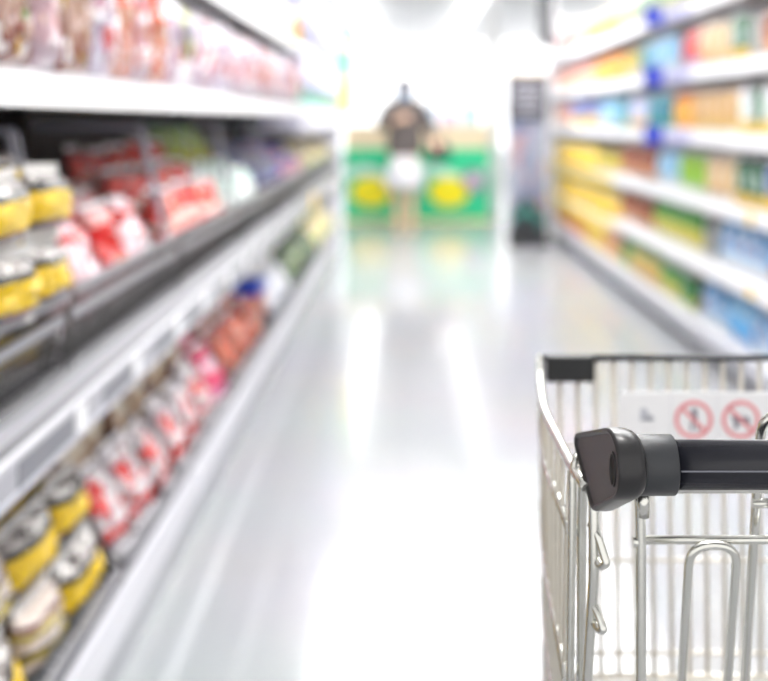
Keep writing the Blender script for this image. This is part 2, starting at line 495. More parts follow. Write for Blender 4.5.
MID = [(0.92, 1.97), (1.97, 2.94), (2.94, 4.10), (4.10, 5.15), (5.15, 6.2), (6.2, 7.4), (7.4, 8.8), (8.8, 10.2)]
BOT = [(0.92, 2.40), (2.40, 4.06), (4.06, 5.10), (5.10, 6.4), (6.4, 8.2), (8.2, 10.2)]
MIDC = ['bags with yellow bands', 'red and white bags', 'salmon red bags', 'green and white packs', 'dark blue bags', 'pink and blue bags', 'lime and cream bags', 'lime and cream bags at the end']
BOTC = ['yellow banded bags', 'large red and white bags', 'brown and salmon bags', 'white bags and a blue box', 'dark green bags', 'pale cream bags']
for i, (a, b) in enumerate(MID):
    wire_basket(a, b, 0.800, 0.945, 'dark wire basket on the middle shelf holding ' + MIDC[i], 'wire baskets on the middle shelf', i < 5)
for i, (a, b) in enumerate(BOT):
    wire_basket(a, b, 0.203, 0.258, 'low dark wire basket on the base deck holding ' + BOTC[i], 'low wire baskets on the base deck', False, -0.646, -0.634, 0.06)

# ------------------------------------------------------------------ bags
def bag_mesh(W, H, T, seed, seal=0.018, nu=15, nv=18, wr=0.012):
    """pillow pack, base at z=0, front towards +X; returns body MB and two seal MBs"""
    vs = []; idx = {}
    rr = random.Random(seed)
    ph = [rr.uniform(0, 10) for _ in range(4)]
    for side in (1, -1):
        for j in range(nv + 1):
            v = j / nv
            for i in range(nu + 1):
                u = i / nu
                edge = i in (0, nu) or j in (0, nv)
                if side == -1 and edge:
                    idx[(side, i, j)] = idx[(1, i, j)]; continue
                a = max(0, 1 - abs(2 * u - 1) ** 2.6); b = max(0, 1 - abs(2 * v - 1) ** 3.2)
                t = T / 2 * (a ** .55) * (b ** .6)
                pinch = 1 - 0.07 * (1 - abs(2 * v - 1) ** 2) - 0.02 * math.sin(7 * v + ph[0])
                y = (u - .5) * W * pinch
                z = seal + v * (H - 2 * seal)
                q = Vector((u * 3 + ph[1], v * 3.4 + ph[2], side * 2.0 + ph[3]))
                d = noise.noise(q) * wr + noise.noise(q * 2.7) * wr * .55
                d += math.sin(u * 34 + ph[0] + 3 * noise.noise(q)) * wr * .25 * abs(2 * v - 1) ** 2
                x = side * t + (d * side if not edge else d * .3)
                if not edge: x = max(x, .003) if side == 1 else min(x, -.003)
                idx[(side, i, j)] = len(vs); vs.append((x, y, z))
    fs = []
    for side in (1, -1):
        for j in range(nv):
            for i in range(nu):
                q = (idx[(side, i, j)], idx[(side, i + 1, j)], idx[(side, i + 1, j + 1)], idx[(side, i, j + 1)])
                fs.append(q if side == 1 else q[::-1])
    body = MB(); body.add(vs, fs, True)
    seals = []
    for z0, z1, j in ((H - seal, H, nv), (0, seal, 0)):
        s = MB(); sv = []; sf = []
        n = nu * 2
        for i in range(n + 1):
            e = vs[idx[(1, min(nu, i // 2), j)]]
            e2 = vs[idx[(1, min(nu, (i + 1) // 2), j)]]
            x = (e[0] + e2[0]) / 2; y = (e[1] + e2[1]) / 2
            y = -W / 2 * .98 + W * .98 * i / n
            zz = .0025 * math.sin(i * 2.1 + ph[0])
            for xo in (-.0012, .0012):
                sv.append((x + xo, y, z0 + (zz if z0 == 0 else 0))); sv.append((x + xo + zz, y, z1 + (zz if z0 else 0)))
        for i in range(n):
            a = i * 4; b = a + 4
            sf += [(a, b, b + 1, a + 1), (a + 2, a + 3, b + 3, b + 2), (a + 1, b + 1, b + 3, a + 3), (a, a + 2, b + 2, b)]
        sf += [(0, 1, 3, 2), (n * 4, n * 4 + 2, n * 4 + 3, n * 4 + 1)]
        s.add(sv, sf, False); seals.append(s)
    return body, seals

def to_mesh(mb, name):
    me = bpy.data.meshes.new(name)
    me.from_pydata(mb.v, [], mb.f)
    me.polygons.foreach_set('use_smooth', mb.sm)
    bm = bmesh.new(); bm.from_mesh(me); bmesh.ops.recalc_face_normals(bm, faces=bm.faces); bm.to_mesh(me); bm.free()
    me.materials.append(None)
    return me

BAGS = {}
def bag_variants(key, W, H, T, n, wr=0.012):
    BAGS[key] = []
    for k in range(n):
        b, s = bag_mesh(W, H, T, hash((len(key), k, int(W * 1000))) % 9999, wr=wr)
        BAGS[key].append((to_mesh(b, key), to_mesh(s[0], key + '_top_seal'), to_mesh(s[1], key + '_bottom_seal')))
bag_variants('snack', 0.175, 0.22, 0.062, 4)
bag_variants('large', 0.25, 0.30, 0.082, 4, .018)
bag_variants('tall', 0.15, 0.27, 0.07, 4, .012)
bag_variants('wide', 0.225, 0.140, 0.092, 4, .012)
bag_variants('pouch', 0.17, 0.26, 0.085, 3, .008)

def link_mat(o, m):
    o.material_slots[0].link = 'OBJECT'; o.material_slots[0].material = m

def put_bag(name, key, k, m, msc, loc, rz=0.0, lean=0.0, roll=0.0, sc=1.0, parts=True, label='', cat='bag', group=None):
    v = BAGS[key][k % len(BAGS[key])]
    o = bpy.data.objects.new(name, v[0]); COL.objects.link(o)
    link_mat(o, m)
    o.matrix_world = Matrix.Translation(loc) @ Matrix.Rotation(rz, 4, 'Z') @ Matrix.Rotation(-lean, 4, 'Y') @ Matrix.Rotation(roll, 4, 'X') @ Matrix.Scale(sc, 4)
    if parts:
        for nm, me in (('top_seal', v[1]), ('bottom_seal', v[2])):
            c = bpy.data.objects.new(nm, me); COL.objects.link(c); c.parent = o; link_mat(c, msc)
    tag(o, label, cat, group)
    return o

PM = {}
def P_(key, *a, **k): PM[key] = print_mat(key + '_print', *a, **k)
# left: basket goods
P_('yellow_band', (172, 166, 164), mottle=(((70, 60, 58), 4.0, .54), ((244, 242, 240), 5.0, .57)), bands=((-1, .20, (96, 46, 38)), (.16, .69, (242, 210, 0)), (.69, .81, (26, 25, 28))), blobs=((.5, .08, .22, .1, (150, 40, 36)),), wob=.05, rough=.24, crinkle=.8)  # dark and white mottle puts foil glints into the colour
P_('red_white', (240, 214, 218), mottle=(((226, 160, 160), 2.0, .58),), bands=((.42, .84, (206, 10, 6)), (.84, 1.3, (226, 170, 168))), blobs=((.68, .66, .2, .07, (240, 180, 176)), (.5, .36, .1, .05, (232, 136, 40))), wob=.12, rough=.22, crinkle=.8)
P_('pink_white', (250, 230, 236), mottle=(((238, 190, 200), 2.4, .56), ((252, 250, 252), 3.0, .58)), bands=((.74, .92, (216, 30, 24)),), blobs=((.35, .5, .14, .08, (226, 60, 50)),), wob=.12, rough=.2, crinkle=.9, gloss=True)
P_('salmon', (226, 62, 44), mottle=(((240, 166, 150), 2.4, .6),), bands=((.42, .58, (244, 214, 206)), (.9, 1.2, (160, 16, 14))), blobs=((.5, .75, .22, .1, (196, 8, 8)),), wob=.09, rough=.22, crinkle=.8)
P_('mint_white', (232, 244, 240), bands=((-1, .22, (126, 190, 160)), (.8, 1.3, (206, 232, 224))), blobs=((.55, .5, .25, .14, (252, 252, 252)), (.8, .2, .12, .1, (150, 120, 190))), wob=.07, crinkle=.6)
P_('lime', (176, 200, 66), bands=((-1, .2, (212, 214, 130)),), blobs=((.5, .55, .25, .18, (206, 190, 70)), (.4, .85, .2, .08, (236, 240, 226))), wob=.06)
P_('navy', (58, 66, 128), bands=((-1, .3, (226, 160, 60)), (.8, 1.3, (84, 96, 160))), blobs=((.5, .55, .26, .12, (170, 180, 236)), (.3, .2, .2, .1, (214, 84, 60))), wob=.08)
P_('pink_blue', (236, 170, 186), bands=((-1, .4, (214, 214, 236)), (.75, 1.2, (80, 96, 190))), wob=.1)
P_('cream_lime', (238, 232, 206), bands=((.3, .5, (190, 206, 96)),), blobs=((.5, .7, .25, .13, (246, 214, 120)),), wob=.1)
P_('big_red_white', (226, 220, 224), mottle=(((180, 164, 172), 3.0, .58), ((180, 96, 86), 3.4, .64)), bands=((.12, .26, (214, 36, 24)),), blobs=((.25, .62, .16, .16, (216, 34, 22)), (.75, .45, .2, .07, (222, 58, 44))), wob=.16, rough=.16, crinkle=1.0, gloss=True)
P_('big_green_beige', (200, 176, 152), mottle=(((124, 66, 44), 2.6, .56),), bands=((.60, .72, (50, 130, 56)), (.82, 1.3, (206, 160, 120))), blobs=((.5, .42, .28, .14, (232, 220, 200)),), wob=.10, rough=.2, crinkle=1.0, gloss=True)
P_('magenta', (216, 34, 112), bands=((-1, .25, (236, 150, 190)),), blobs=((.45, .62, .2, .14, (250, 226, 240)),), wob=.1, crinkle=.9, gloss=True)
P_('brown_salmon', (150, 74, 52), mottle=(((222, 120, 92), 2.8, .52), ((244, 206, 196), 3.2, .66)), bands=((.8, 1.2, (196, 70, 50)),), wob=.12, crinkle=.9, gloss=True)
P_('white_pack', (240, 242, 248), mottle=(((206, 210, 226), 2.8, .56),), bands=((-1, .15, (160, 166, 190)),), wob=.1, crinkle=.9, gloss=True)
P_('dark_green', (60, 96, 62), mottle=(((128, 160, 110), 2.6, .55),), blobs=((.5, .6, .2, .1, (220, 228, 200)),), wob=.1)
P_('stripe_olive', (226, 214, 206), bands=((.2, .34, (196, 178, 60)), (.34, .42, (60, 46, 40)), (.6, .72, (196, 178, 60)), (.76, .86, (130, 66, 52))), wob=.07, rough=.18, crinkle=.9, gloss=True)
# left: upper shelf cellophane; the white mottle paints in film glints
P_('cello_orange', (190, 140, 116), mottle=(((190, 74, 24), 3.2, .52), ((120, 50, 32), 4.0, .62), ((246, 242, 242), 4.5, .61)), bands=((.66, .95, (216, 76, 20)),), wob=.1, rough=.12, crinkle=1.0, gloss=True)
P_('cello_pink', (200, 172, 180), mottle=(((196, 100, 108), 3.0, .56), ((200, 160, 60), 4.0, .65), ((250, 248, 252), 4.0, .58)), bands=((-1, .2, (190, 172, 182)),), wob=.12, rough=.12, crinkle=1.0, gloss=True)
P_('cello_brown', (186, 156, 144), mottle=(((140, 74, 50), 3.0, .50), ((190, 156, 50), 4.0, .62), ((240, 236, 236), 4.6, .62), ((120, 150, 80), 5, .68)), blobs=((.5, .8, .25, .1, (214, 190, 70)),), wob=.1, rough=.12, crinkle=1.0, gloss=True)
P_('cello_dark', (96, 92, 96), mottle=(((196, 200, 90), 2.6, .6),), bands=((.75, 1.2, (190, 200, 70)), (-1, .3, (226, 220, 226))), wob=.1, rough=.12, crinkle=1.0, gloss=True)
P_('cello_white', (190, 184, 202), mottle=(((180, 132, 150), 3.0, .55), ((246, 245, 250), 4.0, .58), ((150, 148, 170), 5.0, .60)), blobs=((.5, .35, .2, .14, (190, 84, 92)),), wob=.12, rough=.12, crinkle=1.0, gloss=True)
SEAL = {k: mat('seal_' + k, c, .25) for k, c in dict(clear=(234, 232, 236), silver=(214, 212, 210), red=(214, 70, 62), white=(244, 244, 246), green=(150, 190, 130), dark=(70, 60, 60)).items()}

def fill_basket(y0, y1, zb, rise, spec, place, key, rows, pitch, xf, dx, lean, group, sc=1.0, parts=True, up=0.0):
    """spec(row, i, n) -> (material, seal, look, name)"""
    n = max(1, int((y1 - y0 - .07) / pitch))
    tot = {}
    for r in range(rows):
        for i in range(n):
            yy = y0 + .04 + (i + .5) * (y1 - y0 - .08) / n
            mk, sk, look, nm, key2, s2 = spec(r, i, n)
            x = xf - dx * r
            z = zb + .012 + max(0, rise * (-.645 - x) / .405) + up * r
            jx = R.uniform(-.006, .006); rz = R.uniform(-.12, .12); ln = lean + R.uniform(-.035, .035); rl = R.uniform(-.09, .09)
            s = sc * s2 * R.uniform(.95, 1.04)
            W = {'snack': .175, 'large': .25, 'tall': .15, 'pouch': .17, 'wide': .225}[key2 or key]
            z += abs(math.sin(rl)) * W * s / 2 + .01
            rowname = ['front', 'second', 'third', 'back'][r]
            lab = '%s, %s from near end, %s row, %s' % (look, ORD[i], rowname, place)
            put_bag(nm, key2 or key, R.randrange(9), PM[mk], SEAL[sk], (x + jx, yy, z), rz, ln, rl, s, parts, lab, 'bag', group)

def fill_tiers(y0, y1, zb, spec, place, xf, dz, tiers, sc, group, back=0.006, over=0.0):
    n = int((y1 - y0 - .03) / (.218 * sc))
    for tr in range(tiers):
        for r in range(2):
            for i in range(n):
                mk, sk, look, nm, k2, s2 = spec(tr, i, n)
                yy = y1 - .025 - (n - i - .5) * (y1 - y0 - .05) / n
                s = sc * R.uniform(.97, 1.03); rl = R.uniform(-.08, .08)
                lab = '%s, %s from near end, %s tier, %s row, %s' % (look, ORD[i], ('lowest', 'middle', 'top')[tr], ('front', 'back')[r], place)
                put_bag(nm, 'wide', R.randrange(9), PM[mk], SEAL[sk], (xf - back * tr + (over if tr else 0) - .098 * sc * r + R.uniform(-.004, .004), yy, zb + dz * sc * tr + .008 + (.03 * r if tr == 0 else .035 * r)), R.uniform(-.09, .09), .04 + back * 2, rl, s, r == 0, lab, 'bag', group)

def sp(*opts):
    def f(r, i, n): return opts[(r * 7 + i * 3 + (i * i) // 3) % len(opts)]
    return f
yb_ = ('yellow_band', 'silver', 'bag with yellow band', 'snack_bag', None, 1.0)
so_ = ('stripe_olive', 'silver', 'bag with olive stripes', 'snack_bag', None, 1.0)
rw_ = ('red_white', 'clear', 'red and white bag', 'snack_bag', None, 1.0)
sa_ = ('salmon', 'clear', 'salmon red bag', 'snack_bag', None, 1.0)
MIDSPEC = [sp(yb_), sp(rw_), sp(sa_), None, None, sp(('pink_blue', 'white', 'pink and blue bag', 'snack_bag', None, 1.0)),
           sp(('cream_lime', 'green', 'cream and lime bag', 'snack_bag', None, 1.0)), sp(('cream_lime', 'green', 'cream and lime bag', 'snack_bag', None, 1.0))]
MIDSPEC[1] = lambda r, i, n: ('pink_white', 'clear', 'pale pink and white bag', 'snack_bag', None, 1.0) if (r == 0 and i % 2 == 1) or (r == 1 and i == 0) else rw_
MIDSPEC[3] = lambda r, i, n: ('lime', 'green', 'tall lime green bag', 'snack_bag', 'tall', 1.1) if r >= 2 else ('mint_white', 'white', 'mint and white bag', 'snack_bag', None, .95)
MIDSPEC[4] = lambda r, i, n: ('navy', 'dark', 'dark blue bag', 'snack_bag', None, 1.0)
WORD = ['first', 'second', 'third', 'fourth', 'fifth', 'sixth', 'seventh', 'eighth']
for i, (a, b) in enumerate(MID):
    if i == 0: fill_tiers(a, b, .809, MIDSPEC[i], 'first middle-shelf basket', -0.680, .137, 3, .9, 'bags in the middle-shelf baskets', .004, .066)
    elif i in (1, 2): fill_basket(a, b, .80, (.075, .10)[i - 1], MIDSPEC[i], '%s middle-shelf basket' % WORD[i], 'large', 3, .205, -0.676, .104, .30, 'bags in the middle-shelf baskets', .8, up=(.005, .035)[i - 1])
    else: fill_basket(a, b, .80, .10, MIDSPEC[i], '%s middle-shelf basket' % WORD[i], 'snack', 3 if i < 6 else 2, .172, -0.695, .10, .28, 'bags in the middle-shelf baskets', parts=i < 5, up=.03)
def bs1(r, i, n): return yb_ if (r + i) % 3 != 1 else so_
def bs2(r, i, n):
    if i == n - 1 and r < 2: return ('magenta', 'clear', 'magenta bag', 'snack_bag', 'large', .9)
    if r >= 1: return ('big_green_beige', 'white', 'green and beige bag', 'snack_bag', 'large', 1.0)
    return ('big_red_white', 'clear', 'large red and white bag', 'snack_bag', 'large', .84)
def bs3(r, i, n): return ('brown_salmon', 'clear', 'brown and salmon bag', 'snack_bag', 'large', .95)
def bs4(r, i, n): return ('white_pack', 'white', 'white bag', 'snack_bag', 'large', .9)
def bs5(r, i, n): return ('dark_green', 'green', 'dark green bag', 'snack_bag', 'large', .9)
def bs6(r, i, n): return ('cream_lime', 'white', 'pale cream bag', 'snack_bag', 'large', .9)
for i, (a, b) in enumerate(BOT):
    f = (bs1, bs2, bs3, bs4, bs5, bs6)[i]
    a2 = a + (0.34 if i == 3 else 0)
    if i == 0:
        fill_tiers(a, b, .226, f, 'first low basket', -0.690, .150, 3, 1.0, 'bags in the low baskets', .028)
    else:
        fill_basket(a2, b, .205, .06, f, '%s low basket' % WORD[i], 'large', 3, .215, -0.662, .118, .50, 'bags in the low baskets', .86, parts=i < 3, up=.11)

# blue lidded box in the fourth low basket
bx = thing('storage_box', 'blue-lidded cardboard box standing in the low basket among white bags', 'box', (-0.80, 5.30, .262))
MB().box(-0.93, -0.70, 5.16, 5.42, .262, .41).build('body', mat('box_body', (190, 120, 104), .5), bx, .004)
MB().box(-0.935, -0.695, 5.155, 5.425, .41, .46).build('lid', mat('box_lid_blue', (26, 70, 200), .35), bx, .004)

# upper shelf cellophane bags (base on shelf at 1.335)
opts = [('cello_brown', 'brown and gold cellophane bag'), ('cello_orange', 'orange cellophane bag'), ('cello_pink', 'pink cellophane bag'), ('cello_white', 'white cellophane bag'), ('cello_dark', 'dark and lime cellophane bag')]
seq = [0, 0, 1, 0, 0, 2, 0, 3, 1, 2, 1, 3, 4, 3, 2, 3, 3, 2, 3, 2, 3, 3, 1, 3, 2, 3, 3, 2, 3, 3, 1, 2, 3, 3, 2, 3]
for r in range(2):
    y = 1.0; i = 0
    while y < 6.6:
        mk, look = opts[seq[(i + r * 5) % len(seq)]]
        put_bag('cellophane_bag', 'tall', i * 3 + r, PM[mk], SEAL['clear'], (-0.662 - r * .118, y + .075, 1.338), R.uniform(-.13, .13), .07 + R.uniform(-.02, .02), 0, R.uniform(1.08, 1.12), y < 4 and r == 0,
                '%s, %s from near end, %s row on the upper white shelf' % (look, ORD[i], ('front', 'back')[r]), 'bag', 'cellophane bags on the upper shelf')
        y += .176; i += 1

# cartons
def carton_mesh(w, d, h, name):
    m = MB(); m.box(-d, 0, -w / 2, w / 2, 0, h)
    me = to_mesh(m, name)
    bm = bmesh.new(); bm.from_mesh(me)
    bmesh.ops.bevel(bm, geom=bm.edges[:], offset=.004, segments=2, affect='EDGES')
    bm.to_mesh(me); bm.free()
    return me
P_('lav_carton', (204, 204, 232), bands=((.1, .2, (200, 202, 226)), (.75, .8, (206, 208, 232))), blobs=((.5, .5, .25, .12, (240, 240, 250)),), wob=0, rough=.45, crinkle=0)
P_('teal_carton', (236, 236, 246), bands=((.55, 1.2, (128, 206, 196)), (.2, .28, (206, 206, 226))), wob=0, rough=.45, crinkle=0)
P_('white_carton', (246, 246, 248), bands=((.3, .4, (222, 226, 236)),), wob=0, rough=.45, crinkle=0)
ME_c1 = carton_mesh(.30, .30, .30, 'carton'); ME_c2 = carton_mesh(.26, .28, .25, 'carton'); ME_c3 = carton_mesh(.24, .28, .22, 'carton')
def put_carton(me, m, loc, rz, label, group):
    o = bpy.data.objects.new('carton', me); COL.objects.link(o); link_mat(o, m)
    o.location = (loc[0], loc[1], loc[2] + .0015); o.rotation_euler.z = rz
    return tag(o, label, 'box', group)
for z, me, mk, w, look, lev in ((1.20, ME_c2, 'teal_carton', .27, 'teal and white carton', 'lower end-section shelf'), (1.52, ME_c1, 'lav_carton', .31, 'pale lavender carton', 'middle end-section shelf'), (1.90, ME_c1, 'lav_carton', .31, 'pale lavender carton', 'top end-section shelf')):
    y = Y1 + .1; i = 0
    while y + w < YE:
        put_carton(me, PM[mk], (-0.645, y + w / 2, z), R.uniform(-.02, .02), '%s, %s from near end on the %s' % (look, ORD[i], lev), 'cartons in the end section')
        y += w; i += 1
# top shelf of the basket side: white cartons and one yellow bag
P_('yellow_orange', (250, 214, 60), blobs=((.5, .5, .26, .2, (240, 130, 50)),), wob=.06)
y = 2.3; i = 0
while y < 6.5:
    if 6.15 < y < 6.42:
        put_bag('snack_bag', 'snack', 1, PM['yellow_orange'], SEAL['white'], (-0.67, y + .12, 1.698), -.5, .08, 0, 1.1, False, 'yellow and orange bag on the top shelf between white cartons', 'bag')
        y += .27; continue
    put_carton(ME_c3, PM['white_carton'], (-0.66, y + .12, 1.695), R.uniform(-.012, .012), 'white carton, %s from near end on the top shelf above cellophane bags' % ORD[i], 'white cartons on the top shelf')
    y += .25; i += 1

# ------------------------------------------------------------------ right shelving
RX = 1.56; RBK = 2.02
RY0, RY1, RYM = 3.6, 11.4, 7.98
g2 = thing('gondola_shelving', 'white gondola shelving lined with refill pouches and bottles beyond the shopping cart', 'shelving', (1.8, 7.0, 0))
MB().box(RBK, RBK + .04, RY0, RY1, 0, 2.35).build('back_panel', mat('white_back_panel', (196, 192, 186), .6), g2)
MB().box(RX + .05, RBK, RY0, RY1, 0, .09).build('kick_plate', mat('kick_dark', (96, 96, 100), .5), g2)
bd = MB().box(RX + .02, RBK, RY0, RY1, .09, .165).build('base_deck', M_white, g2)
p = MB(); p.prism([(RX + .02, .075), (RX, .075), (RX, .15), (RX + .02, .17)], RY0, RY1, 'y'); p.build('price_rail', M_rail, bd)
for y in (RY0, 5.0, 6.4, RYM, 9.4, RY1):
    MB().box(RBK - .05, RBK, y - .02, y + .02, .165, 2.35).build('upright', M_white, g2)
LEV = [0.17, 0.525, 0.855, 1.195, 1.545, 1.905]
for li, z in enumerate(LEV[1:], 1):
    segs = [(RY0, RYM)] if li < 3 else [(RY0, RY1)]
    for a, b in segs:
        s = MB().box(RX + .02, RBK, a, b, z - .03, z - .005).build('shelf', M_white, g2)
        p = MB(); p.prism([(RX + .02, z - .07), (RX, z - .07), (RX, z - .002), (RX + .02, z + .002)], a, b, 'y'); p.build('price_rail', M_white, s)
        if li >= 3:
            MB().box(RX - .115, RX + .001, 6.40, 6.404, z - .085, z + .035).build('price_flag', M_cardblue, s)
            MB().box(RX - .003, RX + .001, 5.78, 6.28, z - .067, z - .005).build('price_card', M_cardlav, s)
        else:
            for yy in (4.75, 5.4, 6.3, 7.2):
                MB().box(RX - .003, RX + .001, yy, yy + .07, z - .066, z - .008).build('price_card', M_cardyel if yy < 5 else M_card, s)
for li, z in ((1, .46), (2, .80)):
    s = MB().box(RX + .02, RBK, RYM, RY1, z - .03, z - .005).build('shelf', M_white, g2)
    MB().box(RX, RX + .02, RYM, RY1, z - .045, z).build('price_rail', mat('yellow_price_rail', (244, 214, 90), .4), s)
MB().box(RX - .01, RBK + .04, RY1, RY1 + .04, 0, 2.35).build('end_panel', M_white, g2)
MB().box(1.54, 1.57, 10.89, 10.94, 1.905, 2.6).build('flag_post', M_white, g2)
MB().box(1.40, 1.55, 10.9, 10.93, 1.98, 2.6).build('aisle_flag', mat('end_post_black', (34, 34, 40), .4), g2)
bp = MB(); bp.lathe([(.02, .0), (.075, .01), (.085, .05), (.08, .09), (.05, .125), (.01, .135)], 18, 'z', c=(1.478, 10.92, 0)); bp.build('corner_bumper', mat('glint_white', (250, 250, 250), .15), g2)  # bumper shaped as a white ball in place of its specular spot

# right goods
def scheme(key, base, **k): P_(key, base, rough=.28, crinkle=.5, **k)
scheme('r_blue', (120, 200, 244), bands=((.62, .75, (216, 238, 250)), (-1, .15, (90, 160, 226))), blobs=((.5, .42, .24, .16, (70, 172, 236)), (.55, .3, .12, .07, (244, 244, 250))), wob=.05)
scheme('r_bluewhite', (170, 206, 236), bands=((.6, 1.3, (104, 176, 226)), (-1, .25, (226, 236, 244))), blobs=((.45, .5, .16, .12, (226, 176, 180)), (.7, .75, .16, .1, (236, 244, 250))), wob=.07)
scheme('r_green', (76, 150, 92), bands=((-1, .3, (190, 206, 110)),), blobs=((.5, .6, .22, .14, (140, 190, 130)),), wob=.05)
scheme('r_greenyellow', (214, 206, 92), bands=((.5, 1.3, (104, 176, 84)),), blobs=((.5, .35, .2, .12, (238, 226, 130)),), wob=.06)
scheme('r_tanyellow', (222, 188, 100), bands=((.5, .6, (240, 226, 180)), (.75, 1.3, (150, 190, 110))), wob=.05)
scheme('r_salmon', (230, 168, 130), bands=((-1, .3, (240, 206, 120)),), blobs=((.5, .6, .2, .15, (250, 226, 210)),), wob=.05)
scheme('r_yellow', (246, 214, 70), bands=((.85, 1.3, (248, 232, 160)),), blobs=((.5, .6, .24, .13, (248, 236, 190)), (.5, .3, .18, .1, (236, 168, 40))), wob=.05)
scheme('r_yellowred', (244, 196, 76), bands=((-1, .35, (222, 104, 104)),), blobs=((.5, .65, .22, .12, (250, 236, 200)),), wob=.06)
scheme('r_purple', (150, 130, 200), bands=((-1, .3, (226, 150, 110)),), blobs=((.5, .6, .2, .14, (196, 206, 240)),), wob=.05)
scheme('r_grey', (176, 178, 176), bands=((.7, 1.3, (150, 150, 146)),), wob=.05)
scheme('r_brown', (164, 92, 54), bands=((-1, .3, (222, 170, 130)),), blobs=((.5, .55, .18, .13, (214, 150, 110)),), wob=.05)
scheme('r_lav', (150, 160, 206), bands=((-1, .35, (232, 206, 120)),), wob=.05)
scheme('r_darkgreen', (40, 120, 80), bands=((-1, .25, (226, 196, 110)),), blobs=((.6, .55, .2, .2, (190, 206, 200)),), wob=.06)
scheme('r_beige', (230, 204, 162), bands=((.8, 1.3, (240, 226, 206)),), blobs=((.5, .5, .2, .16, (244, 232, 214)), (.5, .2, .2, .07, (214, 160, 84))), wob=.05)
scheme('r_lime', (158, 204, 40), bands=((-1, .2, (190, 220, 150)),), blobs=((.5, .65, .22, .1, (206, 220, 90)),), wob=.06)
scheme('r_lightblue', (150, 204, 232), bands=((-1, .25, (214, 226, 230)),), blobs=((.5, .6, .22, .16, (222, 240, 250)),), wob=.06)
scheme('r_olive', (210, 196, 66), bands=((-1, .3, (226, 214, 190)), (.8, 1.3, (176, 156, 60))), wob=.05)
scheme('r_white', (240, 240, 244), bands=((-1, .3, (226, 206, 130)),), blobs=((.5, .55, .24, .16, (200, 226, 206)),), wob=.05)
scheme('r_tan', (220, 186, 130), bands=((-1, .15, (240, 216, 130)),), blobs=((.5, .6, .2, .18, (236, 210, 176)),), wob=.05)
scheme('r_orange', (244, 184, 60), bands=((.7, 1.3, (226, 160, 90)),), blobs=((.5, .4, .2, .12, (250, 220, 130)),), wob=.05)
scheme('r_teal', (60, 158, 176), bands=((-1, .2, (60, 180, 150)), (.85, 1.3, (150, 210, 220))), blobs=((.5, .55, .18, .12, (130, 200, 214)),), wob=.06)
scheme('r_palelav', (214, 216, 236), bands=((-1, .25, (240, 206, 140)),), wob=.05)
scheme('r_navy', (74, 84, 176), bands=((-1, .35, (246, 214, 100)),), blobs=((.5, .7, .2, .12, (206, 214, 240)),), wob=.05)
scheme('r_pink', (236, 180, 160), bands=((-1, .3, (244, 206, 180)), (.8, 1.3, (170, 130, 150))), wob=.06)
scheme('r_red', (222, 78, 72), bands=((-1, .18, (214, 200, 226)),), blobs=((.5, .55, .18, .12, (236, 140, 130)),), wob=.06)
scheme('r_palegreen', (140, 176, 116), bands=((-1, .4, (206, 206, 176)),), blobs=((.5, .6, .2, .12, (220, 226, 206)),), wob=.07)
scheme('r_paleyellow', (214, 184, 70), bands=((.6, 1.3, (226, 210, 160)),), blobs=((.5, .4, .2, .12, (170, 196, 110)),), wob=.07)
scheme('r_palepink', (206, 136, 144), bands=((-1, .3, (220, 200, 190)),), blobs=((.5, .6, .2, .12, (226, 196, 120)),), wob=.07)
LOOK = dict(r_blue='blue pouch', r_bluewhite='blue and white pouch', r_green='green pouch', r_greenyellow='green and yellow pouch', r_tanyellow='tan pouch', r_salmon='salmon pouch', r_yellow='yellow pouch',
            r_yellowred='yellow and red pouch', r_purple='purple pouch', r_grey='grey pouch', r_brown='brown pouch', r_lav='lavender bottle', r_darkgreen='dark green bottle', r_beige='beige pouch', r_lime='lime green pouch',
            r_lightblue='light blue pouch', r_olive='olive yellow pouch', r_white='white bottle', r_tan='tan pouch', r_orange='orange pouch', r_teal='teal pouch', r_palelav='pale lavender pouch', r_navy='navy and yellow pouch',
            r_pink='pink pouch', r_red='red pouch', r_palegreen='pale green pouch', r_paleyellow='pale yellow pouch', r_palepink='pale pink pouch')
